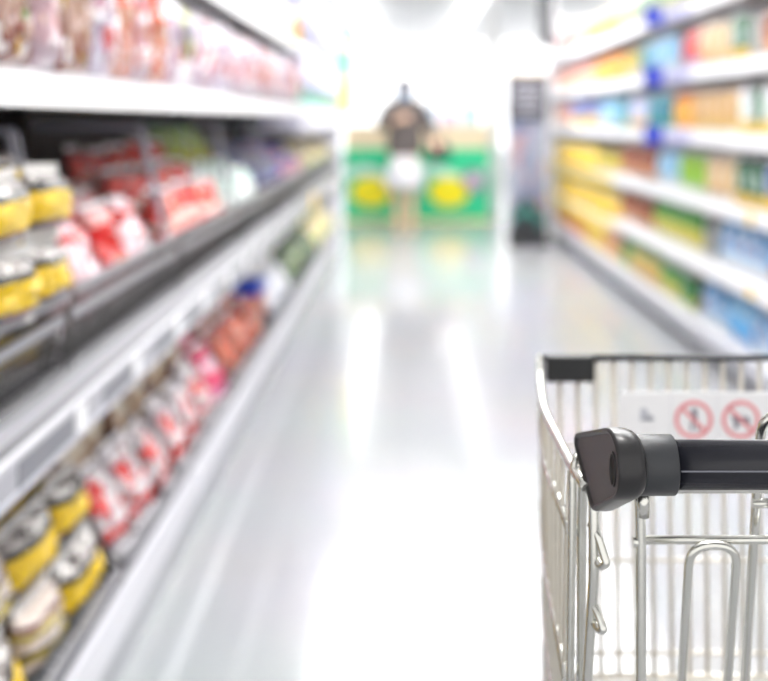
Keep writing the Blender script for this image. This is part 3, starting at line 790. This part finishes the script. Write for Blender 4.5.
RIGHT = [
    [(3.7, 4.6, 'r_blue'), (4.62, 4.95, 'r_bluewhite'), (4.97, 5.35, 'r_blue'), (5.37, 5.8, 'r_bluewhite'), (6.0, 6.3, 'r_green'), (6.3, 6.75, 'r_greenyellow'), (6.75, 7.6, 'r_tanyellow'), (7.6, 7.95, 'r_green'), (8.0, 8.6, 'r_salmon'), (8.6, 9.6, 'r_yellow'), (9.6, 11.3, 'r_yellowred')],
    [(3.7, 4.72, 'r_purple'), (4.75, 5.5, 'r_bluewhite'), (5.55, 5.8, 'r_grey'), (5.8, 6.9, 'r_greenyellow'), (7.0, 7.95, 'r_brown'), (8.0, 11.3, 'r_yellow')],
    [(3.7, 4.75, 'r_lav'), (4.75, 5.2, 'r_darkgreen'), (5.2, 5.75, 'r_beige'), (5.75, 6.25, 'r_lime'), (6.3, 6.8, 'r_lightblue'), (6.9, 7.95, 'r_brown'), (8.0, 9.0, 'r_olive'), (9.0, 11.3, 'r_yellow')],
    [(3.7, 4.8, 'r_white'), (4.8, 4.96, 'r_darkgreen'), (4.96, 5.15, 'r_white'), (5.15, 6.0, 'r_tan'), (6.0, 6.4, 'r_orange'), (6.5, 7.1, 'r_teal'), (7.1, 7.7, 'r_palelav'), (7.7, 8.1, 'r_teal'), (8.1, 8.8, 'r_lightblue'), (8.8, 9.5, 'r_navy'), (9.5, 10.2, 'r_lav'), (10.2, 11.3, 'r_pink')],
    [(3.7, 4.85, 'r_brown'), (4.85, 5.02, 'r_grey'), (5.02, 5.25, 'r_darkgreen'), (5.25, 5.85, 'r_beige'), (5.85, 6.2, 'r_red'), (6.35, 6.95, 'r_lightblue'), (6.95, 7.3, 'r_teal'), (7.3, 7.8, 'r_olive'), (7.8, 9.0, 'r_orange'), (9.0, 11.3, 'r_pink')],
    [(3.7, 5.0, 'r_palegreen'), (5.0, 6.0, 'r_palelav'), (6.0, 8.0, 'r_palegreen'), (8.0, 9.4, 'r_paleyellow'), (9.4, 11.3, 'r_palepink')],
]
LEVNAME = ['bottom', 'second', 'third', 'fourth', 'fifth', 'top']
# bottle prototype
def bottle_mesh():
    m = MB()
    m.lathe([(.030, 0), (.040, .006), (.041, .03), (.038, .09), (.041, .15), (.036, .19), (.018, .215), (.016, .222)], 16, 'z', sx=.9, sy=1.5)
    c = MB(); c.lathe([(.019, .221), (.019, .226), (.018, .25), (.012, .256)], 14)
    return to_mesh(m, 'bottle_body'), to_mesh(c, 'bottle_cap')
ME_bot, ME_cap = bottle_mesh()
M_cap2 = mat('white_bottle_cap', (240, 240, 244), .35)
for li, row in enumerate(RIGHT):
    count = {}
    for a, b, key in row:
        bottle = LOOK[key].endswith('bottle')
        pw = .135 if bottle else .172
        n = max(1, round((b - a) / pw))
        for i in range(n):
            yy = a + (i + .5) * (b - a) / n
            z = LEV[li]
            avail = .28
            if yy > RYM and li in (1, 2): z = (.46, .80)[li - 1] + .0
            k = count[key] = count.get(key, 0) + 1
            lab = '%s, %s from near end, %s shelf of the white shelving' % (LOOK[key], ORD[k - 1], LEVNAME[li])
            s = min(1.0, (b - a) / n / .178)
            if bottle:
                o = bpy.data.objects.new('bottle', ME_bot); COL.objects.link(o); link_mat(o, PM[key])
                o.location = (RX + .075, yy, z); o.rotation_euler.z = PI + R.uniform(-.1, .1)
                c = bpy.data.objects.new('bottle_cap', ME_cap); COL.objects.link(c); c.parent = o; link_mat(c, M_cap2)
                tag(o, lab, 'bottle', 'bottles on the white shelving')
            else:
                put_bag('refill_pouch', 'pouch', R.randrange(3), PM[key], SEAL['white'], (RX + .085, yy, z - .001), PI + R.uniform(-.14, .14), .05, 0, s * R.uniform(.92, 1.0), yy < 6.9 and li < 5, lab, 'pouch', 'pouches on the white shelving')

# ------------------------------------------------------------------ display stand
ds = thing('display_stand', 'tall black display stand with header board at the end of white shelving', 'display stand', (1.25, 10.75, 0))
MB().box(1.05, 1.43, 10.55, 10.78, 0, .16).build('base', mat('stand_black', (40, 42, 46), .4), ds, .006)
MB().box(1.05, 1.43, 10.74, 10.78, .16, 1.72).build('back_board', mat('stand_grey', (170, 174, 190), .5), ds)
for x in (1.05, 1.41): MB().box(x, x + .02, 10.57, 10.74, .16, 1.25).build('side_panel', mat('stand_side', (160, 162, 174), .5), ds)
P_('stand_poster', (160, 164, 178), mottle=(((124, 134, 160), 2.2, .52), ((176, 150, 152), 2.6, .6)), bands=((-1, .24, (62, 64, 72)), (.10, .17, (60, 140, 130))), blobs=((.35, .5, .3, .10, (112, 104, 112)), (.6, .75, .3, .10, (206, 216, 230)), (.7, .36, .2, .07, (90, 86, 92))), wob=.14, rough=.4, crinkle=0)
MB().box(1.07, 1.41, 10.56, 10.575, .17, 1.23).build('front_poster', PM['stand_poster'], ds)
hd = MB().box(1.03, 1.43, 10.54, 10.57, 1.25, 1.70).build('header_board', mat('header_black', (52, 52, 60), .4), ds)
tl = MB()
for k, (w, z) in enumerate(((.26, 1.60), (.30, 1.53), (.22, 1.46), (.28, 1.39), (.20, 1.32))):
    tl.box(1.23 - w / 2, 1.23 + w / 2, 10.536, 10.54, z, z + .018)
tl.build('text_lines', mat('header_text', (190, 190, 200), .5), hd)
MB().box(1.03, 1.43, 10.54, 10.57, 1.70, 1.715).build('header_edge', mat('header_gold', (214, 170, 80), .4), ds)

# ------------------------------------------------------------------ counter at the aisle end
ct = thing('promotion_counter', 'green promotion counter with two yellow oval marks at the far end of the aisle', 'counter', (0.18, 13.3, 0))
CX0, CX1, CY = -0.72, 1.05, 13.0
MB().box(CX0, CX1, CY + .02, CY + .6, .04, .90).build('body', mat('counter_green', (46, 208, 146), .4), ct)
MB().box(CX0 - .02, CX1 + .02, CY, CY + .62, 0, .04).build('plinth', mat('counter_tan', (238, 222, 160), .5), ct)
MB().box(CX0, CX1, CY + .03, CY + .6, .90, 1.18).build('top_board', mat('counter_board', (240, 222, 186), .5), ct)
w = MB()
pf = [(CX0 + .02 + (CX1 - CX0 - .04) * i / 24, .585 + .05 * math.sin(i * .55)) for i in range(25)]
w.prism([(x, z + .055) for x, z in pf] + [(x, z - .055) for x, z in reversed(pf)], CY + .012, CY + .02, 'y')
w.build('wave_stripe', mat('stripe_pale', (214, 240, 230), .4), ct)
for x in (-0.39, 0.56):
    o = MB(); o.lathe([(.255, 0), (.26, .006), (.245, .012)], 32, 'y', sx=.7, sy=.95, c=(x, CY - .0, .37)); o.build('yellow_oval', mat('oval_yellow', (255, 240, 20), .4), ct)
o = MB(); o.lathe([(.155, 0), (.155, .014)], 32, 'y', c=(.86, CY, .50)); rg = o.build('round_badge', mat('badge_grey', (112, 136, 140), .4), ct)
o = MB(); o.lathe([(.10, 0), (.10, .008)], 32, 'y', c=(.86, CY - .008, .50)); o.build('badge_centre', mat('badge_pale', (214, 190, 206), .4), rg)
# pale cartons on the counter
for x, c, h, lab in ((.32, (206, 224, 246), .24, 'pale blue carton on the green counter beside the pink one'), (.58, (244, 206, 232), .18, 'pale pink carton standing on the green counter'), (.84, (200, 232, 240), .26, 'pale cyan carton on the green counter end')):
    b = MB().box(x - .11, x + .11, CY + .15, CY + .4, 1.18, 1.18 + h).build('carton', mat('carton_pale', c, .5), None, .004)
    tag(b, lab, 'box', 'cartons on the counter')
struct(MB().box(1.10, 1.27, 13.9, 14.1, 0, CEIL).build('column', M_wall))

# ------------------------------------------------------------------ person
def skin_obj(name, verts, edges, m, parent, sub=2):
    me = bpy.data.meshes.new(name)
    bm = bmesh.new()
    ly = bm.verts.layers.skin.verify()
    bvs = []
    for i, (p, r) in enumerate(verts):
        b = bm.verts.new(p); b[ly].radius = r if isinstance(r, tuple) else (r, r); b[ly].use_root = (i == 0); bvs.append(b)
    for a, b in edges: bm.edges.new((bvs[a], bvs[b]))
    bm.to_mesh(me); bm.free()
    o = bpy.data.objects.new(name, me); COL.objects.link(o); o.parent = parent
    me.materials.append(m)
    s = o.modifiers.new('skin', 'SKIN'); s.use_smooth_shade = True
    u = o.modifiers.new('sub', 'SUBSURF'); u.levels = sub; u.render_levels = sub
    return o
pe = thing('person', 'person in grey top and white skirt holding a black bag and wearing a mask', 'person', (0.02, 11.9, 0))
M_skin = mat('skin', (236, 196, 168), .5)
V = []; E = []
def vv(p, r, frm=None):
    V.append((p, r))
    if frm is not None: E.append((frm, len(V) - 1))
    return len(V) - 1
pel = vv((0, 0, .86), (.135, .095))
sp1 = vv((0, 0, 1.0), (.115, .085), pel); sp2 = vv((0, 0, 1.16), (.135, .09), sp1); ch = vv((0, .005, 1.27), (.13, .085), sp2)
nk = vv((0, .005, 1.375), .045, ch); jaw = vv((0, -.012, 1.445), (.055, .06), nk); hd1 = vv((0, -.005, 1.51), (.068, .08), jaw); vv((0, .005, 1.575), (.05, .06), hd1)
for s in (-1, 1):
    h = vv((s * .085, 0, .80), .085, pel)
    k = vv((s * .075, -.012 if s < 0 else -.05, .45), .055, h)
    c_ = vv((s * .072, .01, .32), .048, k)
    a = vv((s * .065, .02 if s < 0 else -.01, .07), .032, c_)
    t = vv((s * .075, -.06 if s < 0 else -.09, .03), .032, a); vv((s * .08, -.13 if s < 0 else -.16, .022), .022, t)
def hand(w, d, up):
    """palm, four fingers and a thumb from wrist index w along direction d"""
    p0 = Vector(V[w][0]); d = Vector(d).normalized(); up = Vector(up); side = d.cross(up).normalized(); up = side.cross(d).normalized()
    pm = vv(tuple(p0 + d * .05), (.034, .018), w)
    pk = vv(tuple(p0 + d * .085), (.036, .015), pm)
    for q, ln in enumerate((.062, .072, .066, .05)):
        b = p0 + d * .09 + side * ((q - 1.5) * .018)
        f1 = vv(tuple(b + d * .012), .009, pk); f2 = vv(tuple(b + d * ln * .55 - up * .008), .0085, f1); vv(tuple(b + d * ln * .95 - up * .03), .007, f2)
    t1 = vv(tuple(p0 + d * .045 - side * .035), .011, pm); t2 = vv(tuple(p0 + d * .075 - side * .052 - up * .01), .009, t1); vv(tuple(p0 + d * .098 - side * .05 - up * .02), .0075, t2)
# right arm: elbow out, hand at the chest
sh = vv((-.165, .005, 1.31), .055, ch); el = vv((-.265, -.02, 1.10), .04, sh); wr_ = vv((-.09, -.19, 1.17), .026, el); hand(wr_, (.9, -.2, .25), (0, -1, .2))
# left arm: bent, holding the bag at the hip
sh = vv((.165, .005, 1.31), .055, ch); el = vv((.26, .03, 1.08), .04, sh); wr_ = vv((.30, -.15, .97), .026, el); hand(wr_, (.15, -.8, -.5), (0, 0, 1))
skin_obj('body', V, E, M_skin, pe)
# clothes
M_top = mat('grey_blouse', (98, 91, 89), .8, 0, .1, 60)
T = [((0, 0, .76), (.225, .15)), ((0, 0, .98), (.20, .13)), ((0, 0, 1.16), (.19, .12)), ((0, .005, 1.27), (.165, .11)), ((0, .005, 1.345), (.075, .07)),
     ((-.165, .005, 1.315), .08), ((-.272, -.02, 1.10), .07), ((-.12, -.165, 1.16), .052), ((.165, .005, 1.315), .08), ((.267, .03, 1.08), .07), ((.295, -.12, .99), .052)]
skin_obj('blouse', T, [(0, 1), (1, 2), (2, 3), (3, 4), (3, 5), (5, 6), (6, 7), (3, 8), (8, 9), (9, 10)], M_top, pe)
sk = MB()
sk.lathe([(.13, .80), (.15, .77), (.178, .70), (.205, .58), (.215, .45), (.20, .45), (.15, .66)], 28, 'z', sx=1.0, sy=.72)
sk.build('skirt', mat('white_cotton', (222, 222, 224), .8), pe, local=True)
hr = MB()
hr.lathe([(.07, 1.25), (.10, 1.30), (.108, 1.40), (.106, 1.50), (.10, 1.56), (.085, 1.60), (.05, 1.628), (.008, 1.636)], 24, 'z', sx=1.0, sy=.85, c=(0, .052, 0))
hr.build('hair', mat('dark_hair', (44, 30, 26), .5), pe, local=True)
mk_ = MB()
mk_.lathe([(.012, -.108), (.04, -.100), (.058, -.080), (.066, -.045), (.066, -.02)], 20, 'y', c=(0, 0, 1.455)); mk_.build('face_mask', mat('mask_blue', (176, 206, 236), .7), pe, local=True)
for s in (-1, 1):
    e = MB(); e.lathe([(.001, -.004), (.011, -.002), (.013, .003), (.009, .01)], 12, 'y', c=(s * .028, -.084, 1.518)); e.build('eye', M_hole, pe, local=True)
    sh_ = MB(); sh_.box(s * .075 - .04, s * .075 + .04, (-.17 if s < 0 else -.20), (.05 if s < 0 else .02), 0, .03); sh_.build('shoe', mat('sandal_tan', (206, 176, 150), .6), pe, .01, local=True)
pe.scale = (1.06, 1.06, 1.06)
hb = thing('handbag', 'black handbag held on the arm of the person in white skirt', 'bag', (0.385, 11.78, .76))
b = MB(); b.prism([(.25, .80), (.52, .80), (.50, .99), (.27, .99)], 11.72, 11.84, 'y'); b.build('body', mat('black_leather', (44, 42, 48), .4), hb, .015)
b = MB(); b.tube(rounded([(.30, 11.77, .98), (.30, 11.77, 1.09), (.44, 11.77, 1.09), (.46, 11.77, .98)], .05), .009, 8); b.build('strap', bpy.data.materials['black_leather'], hb)

# ------------------------------------------------------------------ shopping cart
CC = 0.42     # centre line
cart = thing('shopping_cart', 'chrome wire shopping cart with black handle standing in the aisle', 'shopping cart', (CC, 1.05, 0))
def mir(pts): return [(2 * CC - x, y, z) for x, y, z in pts]
HZ, HY = 1.0028, 0.822
# handle
MB().tube([(.200, HY, HZ), (2 * CC - .200, HY, HZ)], .0187, 28).build('handle_bar', M_tubeblk, cart)
b = MB(); b.box(.2095, 2 * CC - .2095, HY - .0192, HY - .0178, HZ + .0005, HZ + .0016); b.build('handle_highlight', mat('highlight_grey', (120, 122, 132), .3), cart)  # thin pale strip stands in for the highlight line along the handle
for s in (0, 1):
    fx = (lambda x: x) if s == 0 else (lambda x: 2 * CC - x)
    c = MB()
    xs = [.172, .185, .2072, .2082]; rs = [.0228, .0228, .0228, .0218]
    c.tube([(fx(x), HY, HZ) for x in xs], rs, 32)
    c.build('handle_collar', M_black2, cart)
    # end cap: rounded profile in YZ, splayed outwards towards the front
    prof = hull([(cy + r * math.cos(2 * PI * k / n), cz + r * math.sin(2 * PI * k / n)) for cy, cz, r, n in ((.812, 1.0068, .0268, 40), (.893, .9975, .009, 20), (.852, .9685, .012, 20)) for k in range(n)])
    n = len(prof)
    def inset(d):
        out = []
        for k in range(n):
            a, b, c = Vector(prof[k - 1]), Vector(prof[k]), Vector(prof[(k + 1) % n])
            t = (c - a).normalized(); out.append(b + Vector((-t.y, t.x)) * d)
        return out
    rings = [(.1600, .0052), (.1595, .0046), (.1578, .0036), (.1572, .0022), (.1578, .0008), (.160, 0), (.168, 0), (.1725, .0006), (.1765, .0022), (.1795, .0050), (.1810, .0085), (.1815, .013)]
    vs = []
    for x, d in rings:
        vs += [(fx(x - .13 * (q.x - .80)), q.x, q.y) for q in inset(d)]
    fs = [(i * n + k, i * n + (k + 1) % n, (i + 1) * n + (k + 1) % n, (i + 1) * n + k) for i in range(1, len(rings) - 1) for k in range(n)]
    e = MB(); e.add(vs, fs, True)
    e.f.append(tuple((len(rings) - 1) * n + k for k in range(n))); e.sm.append(False)
    ec = e.build('handle_end_cap', M_cap, cart)
    fce = MB(); fce.add(vs[:2 * n], [tuple(range(n))] + [(k, (k + 1) % n, n + (k + 1) % n, n + k) for k in range(n)], False)
    fce.build('cap_face', M_capface, ec)
    # slot in the face
    sl = MB()
    pts = []
    for k in range(24):
        a = 2 * PI * k / 24
        pts.append((.8065 + .0058 * math.cos(a), 1.0045 + .0125 * math.sin(a)))
    v2 = [(fx(.1597 - .13 * (y - .80)), y, z) for y, z in pts] + [(fx(.1660 - .13 * (y - .80)), y, z) for y, z in pts]
    sl.add(v2, [tuple(range(24))] + [(k, (k + 1) % 24, 24 + (k + 1) % 24, 24 + k) for k in range(24)])
    sl.build('screw_hole', M_hole, ec)
    rg = MB(); rg.tube([(fx(.1597 - .13 * (y - .80)), y, z) for y, z in pts] + [(fx(.1597 - .13 * (pts[0][0] - .80)), *pts[0])], .0011, 6, False); rg.build('hole_rim', M_cap, ec)

RIMZ = .972
FY = 1.325
# left side outline points at the rim (from handle forward)
def side(z):
    """plan line of the basket side at height z (left side): list of points from back to front"""
    d = (RIMZ - z)
    inn = d * .02
    return [(.145 + inn - .010 * min(1, d / .15), .90, z), (.1432 + inn * 1.6, 1.085, z), (.1535 + inn, 1.19, z), (.1700 + inn * .6, FY - d * .02, z)]
def sidey(z, y):
    p = side(z)
    for a, b in zip(p, p[1:]):
        if a[1] <= y <= b[1] + 1e-6:
            f = (y - a[1]) / (b[1] - a[1]); return (a[0] + (b[0] - a[0]) * f, y, z)
    return p[-1]
ZB = .58
for s in (0, 1):
    F = (lambda p: p) if s == 0 else mir
    r = MB(); r.tube(F(rounded([(.150, .868, RIMZ - .004)] + side(RIMZ), .04)), .0048, 10); r.build('rim_rod', M_chrome, cart)
    m = MB()
    for z in (.918, .795, .70, .62):
        q = MB(); q.tube(F(rounded(side(z), .04)), .0042, 8); q.build('side_bar', M_chrome, cart)
    m.tube(F(rounded(side(ZB), .06)), .004, 8)
    n = 12
    for i in range(n):
        y = .925 + (FY - .02 - .925) * i / (n - 1)
        m.tube(F([sidey(RIMZ, y), sidey(.918, y), sidey(.795, min(y, FY - .01)), sidey(ZB, min(y, FY - .015))]), .0022, 6)
    m.build('side_mesh', M_wirepale, cart)
    # rear corner rods of the side panel
    q = MB(); q.tube(F(rounded([(.148, .905, .985), (.1432, .90, .97), (.141, .90, .80), (.146, .905, ZB)], .015)), .0036, 10); q.build('corner_rod', M_chrome, cart)
    # doubled post behind the end cap, a long hairpin
    q = MB(); q.tube(F(rounded([(.1515, .915, .30), (.1515, .905, .93), (.1515, .895, .968), (.1555, .87, .968), (.1553, .868, .90), (.1505, .88, .78), (.148, .90, .62), (.148, .92, .30)], .012, 5)), .0043, 12); q.build('rear_post', M_chrome, cart)
    for z0, k in ((.936, 1.0), (.873, .6)):
        q = MB(); q.tube(F(rounded([(.1535, .874, z0 + .002), (.158, .866, z0 - .004), (.158 + .0060 * k, .858, z0 - .025 * k), (.158 + .002 * k, .862, z0 - .029 * k), (.1545, .872, z0 - .022 * k)], .004)), .0034, 10); q.build('hook', M_chrome, cart)
    # frame upright A with its lug
    q = MB(); q.tube(F(rounded([(.1885, .852, .985), (.190, .852, .94), (.1905, .852, .55), (.1905, .90, .48)], .03)), .0042, 14); q.build('frame_upright', M_chrome, cart)
    q = MB(); q.tube(F([(.1835, .853, .931), (.1925, .853, .931)]), .0045, 10); q.tube(F([(.191, .8475, .975), (.191, .8475, .953)]), [.0055, .0048], 10); q.build('weld_lug', M_chrome, cart)
    # bent gate loops
    def gate(z): return .875 + (.957 - z) * .262
    q = MB(); xa = .2895
    q.tube(F(rounded([(xa + .012, gate(.58), .58), (xa + .002, gate(.9), .90), (xa - .002, gate(1.034), 1.034), (CC, gate(1.034), 1.034)], .022, 7)), .0040, 12); q.build('gate_loop', M_chrome, cart)
    q = MB(); q.tube(F([(xa - .004, gate(.955) - .003, .955), (xa + .009, gate(.955) - .003, .955)]), .0042, 10); q.build('weld_lug', M_chrome, cart)
    q = MB()
    q.tube(F(rounded([(.235, gate(.58) - .03, .58), (.2305, gate(.9265) - .0255, .9265), (.269, gate(.9265) - .0255, .9265), (.2735, gate(.58) - .03, .58)], .024, 8)), .0037, 12); q.build('gate_hairpin', M_chrome, cart)
q = MB(); q.tube([(.19, .8475, .9755), (2 * CC - .19, .8475, .9755)], .0038, 12); q.build('upper_crossbar', M_chrome, cart)
q = MB(); q.tube([(.19, .866, .9275), (2 * CC - .19, .866, .9275)], .0036, 12); q.build('lower_crossbar', M_chrome, cart)
q = MB(); q.tube([(.235, .978, .585), (2 * CC - .235, .978, .585)], .004, 12); q.build('gate_foot_bar', M_chrome, cart)
# front panel
fm = MB()
xL, xR = .171, 2 * CC - .171
n = 23
for i in range(n):
    f = i / (n - 1)
    fm.tube([(xL + (xR - xL) * f, FY, RIMZ - .004), (xL + .008 + (xR - xL - .016) * f, FY - .0078, ZB)], .0030, 7)
for z in (.862, .721, .607):
    fm.tube([(xL + .003, FY - (RIMZ - z) * .02 + .004, z), (xR - .003, FY - (RIMZ - z) * .02 + .004, z)], .0024, 8)
fm.tube([(xL + .008, FY - .008, ZB), (xR - .008, FY - .008, ZB)], .004, 8)
fm.build('front_mesh', M_wirepale, cart)
q = MB(); q.tube([(xL, FY, RIMZ), (xR, FY, RIMZ)], .0042, 12); q.build('front_rim', M_tubeblk, cart)
for x0, x1 in ((xL + .006, xL + .066), (xR - .066, xR - .006)):
    MB().box(x0, x1, FY - .008, FY + .008, RIMZ - .029, RIMZ + .004).build('corner_guard', M_black, cart, .003)
# basket bottom
bmh = MB()
for i in range(15):
    f = i / 14; x = .18 + (2 * CC - .36) * f
    bmh.tube([(x, .91, ZB), (x, FY - .01, ZB)], .0024, 6)
for i in range(8):
    y = .92 + (FY - .94) * i / 7
    bmh.tube([(.16, y, ZB - .003), (2 * CC - .16, y, ZB - .003)], .003, 6)
bmh.build('bottom_mesh', M_wirepale, cart)
# chassis
for s in (0, 1):
    F = (lambda p: p) if s == 0 else mir
    q = MB(); q.tube(F(rounded([(.165, .92, .58), (.165, .90, .30), (.165, .88, .155), (.20, 1.30, .155)], .05)), .010, 12); q.build('chassis_rail', M_chrome, cart)
    for x, y in ((.165, .89), (.20, 1.28)):
        wl = MB(); wl.lathe([(.03, -.012), (.05, -.014), (.0555, -.008), (.0555, .008), (.05, .014), (.03, .012)], 24, 'x', c=(F([(x, y, 0)])[0][0], y, .0555)); wl.build('wheel', M_rubber, cart)
        fk = MB(); xx = F([(x, y, 0)])[0][0]
        for d in (-.02, .02): fk.box(xx + d - .002, xx + d + .002, y - .012, y + .012, .045, .13)
        fk.box(xx - .022, xx + .022, y - .02, y + .02, .13, .146); fk.build('caster_fork', M_chrome, cart)
q = MB(); q.tube([(.165, .885, .16), (2 * CC - .165, .885, .16)], .009, 10); q.tube([(.20, 1.28, .16), (2 * CC - .20, 1.28, .16)], .009, 10); q.build('chassis_crossbar', M_chrome, cart)

# sign plate on the inside of the front panel
SY = FY - .013
sg = MB().box(.266, .459, SY - .003, SY, .873, .9335).build('sign_plate', M_sign, cart, .001)
def ring(cx, cz, r0, r1, y0, y1, m, name, parent, n=40):
    q = MB(); vs = []; fs = []
    for k in range(n):
        a = 2 * PI * k / n
        for y, r in ((y0, r0), (y0, r1), (y1, r1), (y1, r0)): vs.append((cx + r * math.cos(a), y, cz + r * math.sin(a)))
    for k in range(n):
        b, c = k * 4, ((k + 1) % n) * 4
        for j in range(4): fs.append((b + j, c + j, c + (j + 1) % 4, b + (j + 1) % 4))
    q.add(vs, fs); return q.build(name, m, parent)
for cx, kind in ((.3565, 0), (.4145, 1)):
    cz = .900
    ring(cx, cz, .0185, .0235, SY - .0042, SY - .003, M_red, 'prohibition_ring', sg)
    q = MB(); q.bar((cx - .0145, SY - .0036, cz + .0145), (cx + .0145, SY - .0036, cz - .0145), .0012, .0045); q.build('prohibition_slash', M_red, sg)
    q = MB()
    if kind == 0:      # small figure
        q.lathe([(.004, 0), (.004, .0006)], 16, 'y', c=(cx + .001, SY - .0036, cz + .010))
        q.box(cx - .003, cx + .005, SY - .0036, SY - .003, cz - .006, cz + .006)
        q.box(cx - .004, cx - .001, SY - .0036, SY - .003, cz - .014, cz - .006); q.box(cx + .003, cx + .007, SY - .0036, SY - .003, cz - .013, cz - .006)
    else:              # low cart-like shape with two wheels
        q.prism([(cx - .012, cz + .005), (cx + .010, cz + .003), (cx + .012, cz - .005), (cx - .008, cz - .006)], SY - .0036, SY - .003, 'y')
        q.lathe([(.003, 0), (.003, .0006)], 14, 'y', c=(cx - .006, SY - .0036, cz - .009)); q.lathe([(.003, 0), (.003, .0006)], 14, 'y', c=(cx + .008, SY - .0036, cz - .008))
    q.build('pictogram', M_ink, sg)
q = MB(); q.box(.291, .300, SY - .0036, SY - .003, .898, .914); q.box(.300, .306, SY - .0036, SY - .003, .898, .906); q.box(.296, .309, SY - .0036, SY - .003, .900, .903); q.build('pictogram', M_inkgrey, sg)
q = MB(); q.box(.3285, .3291, SY - .0034, SY - .003, .876, .931); q.box(.3855, .3861, SY - .0034, SY - .003, .876, .931); q.build('panel_lines', M_inkgrey, sg)

# ------------------------------------------------------------------ light, world, camera
W = bpy.data.worlds.new('world'); S.world = W; W.use_nodes = True
W.node_tree.nodes['Background'].inputs[0].default_value = (1.0, 0.985, 0.97, 1)
W.node_tree.nodes['Background'].inputs[1].default_value = 0.95

cam = bpy.data.cameras.new('camera'); co = bpy.data.objects.new('camera', cam); COL.objects.link(co)
co.location = (0, 0, 1.27); co.rotation_euler = (PI / 2, 0, 0)
cam.lens = 50; cam.sensor_width = 36; cam.sensor_fit = 'HORIZONTAL'
cam.shift_x = -19 / 768; cam.shift_y = -222.5 / 768
cam.clip_start = 0.05; cam.clip_end = 100
cam.dof.use_dof = True; cam.dof.focus_distance = 0.815; cam.dof.aperture_fstop = 50 / 16.6; cam.dof.aperture_blades = 0
S.camera = co
S.view_settings.view_transform = 'Standard'; S.view_settings.look = 'None'; S.view_settings.gamma = 1
S.view_settings.use_curve_mapping = False
S.view_settings.exposure = 0.42
S.cycles.use_denoising = True
S.cycles.max_bounces = 6
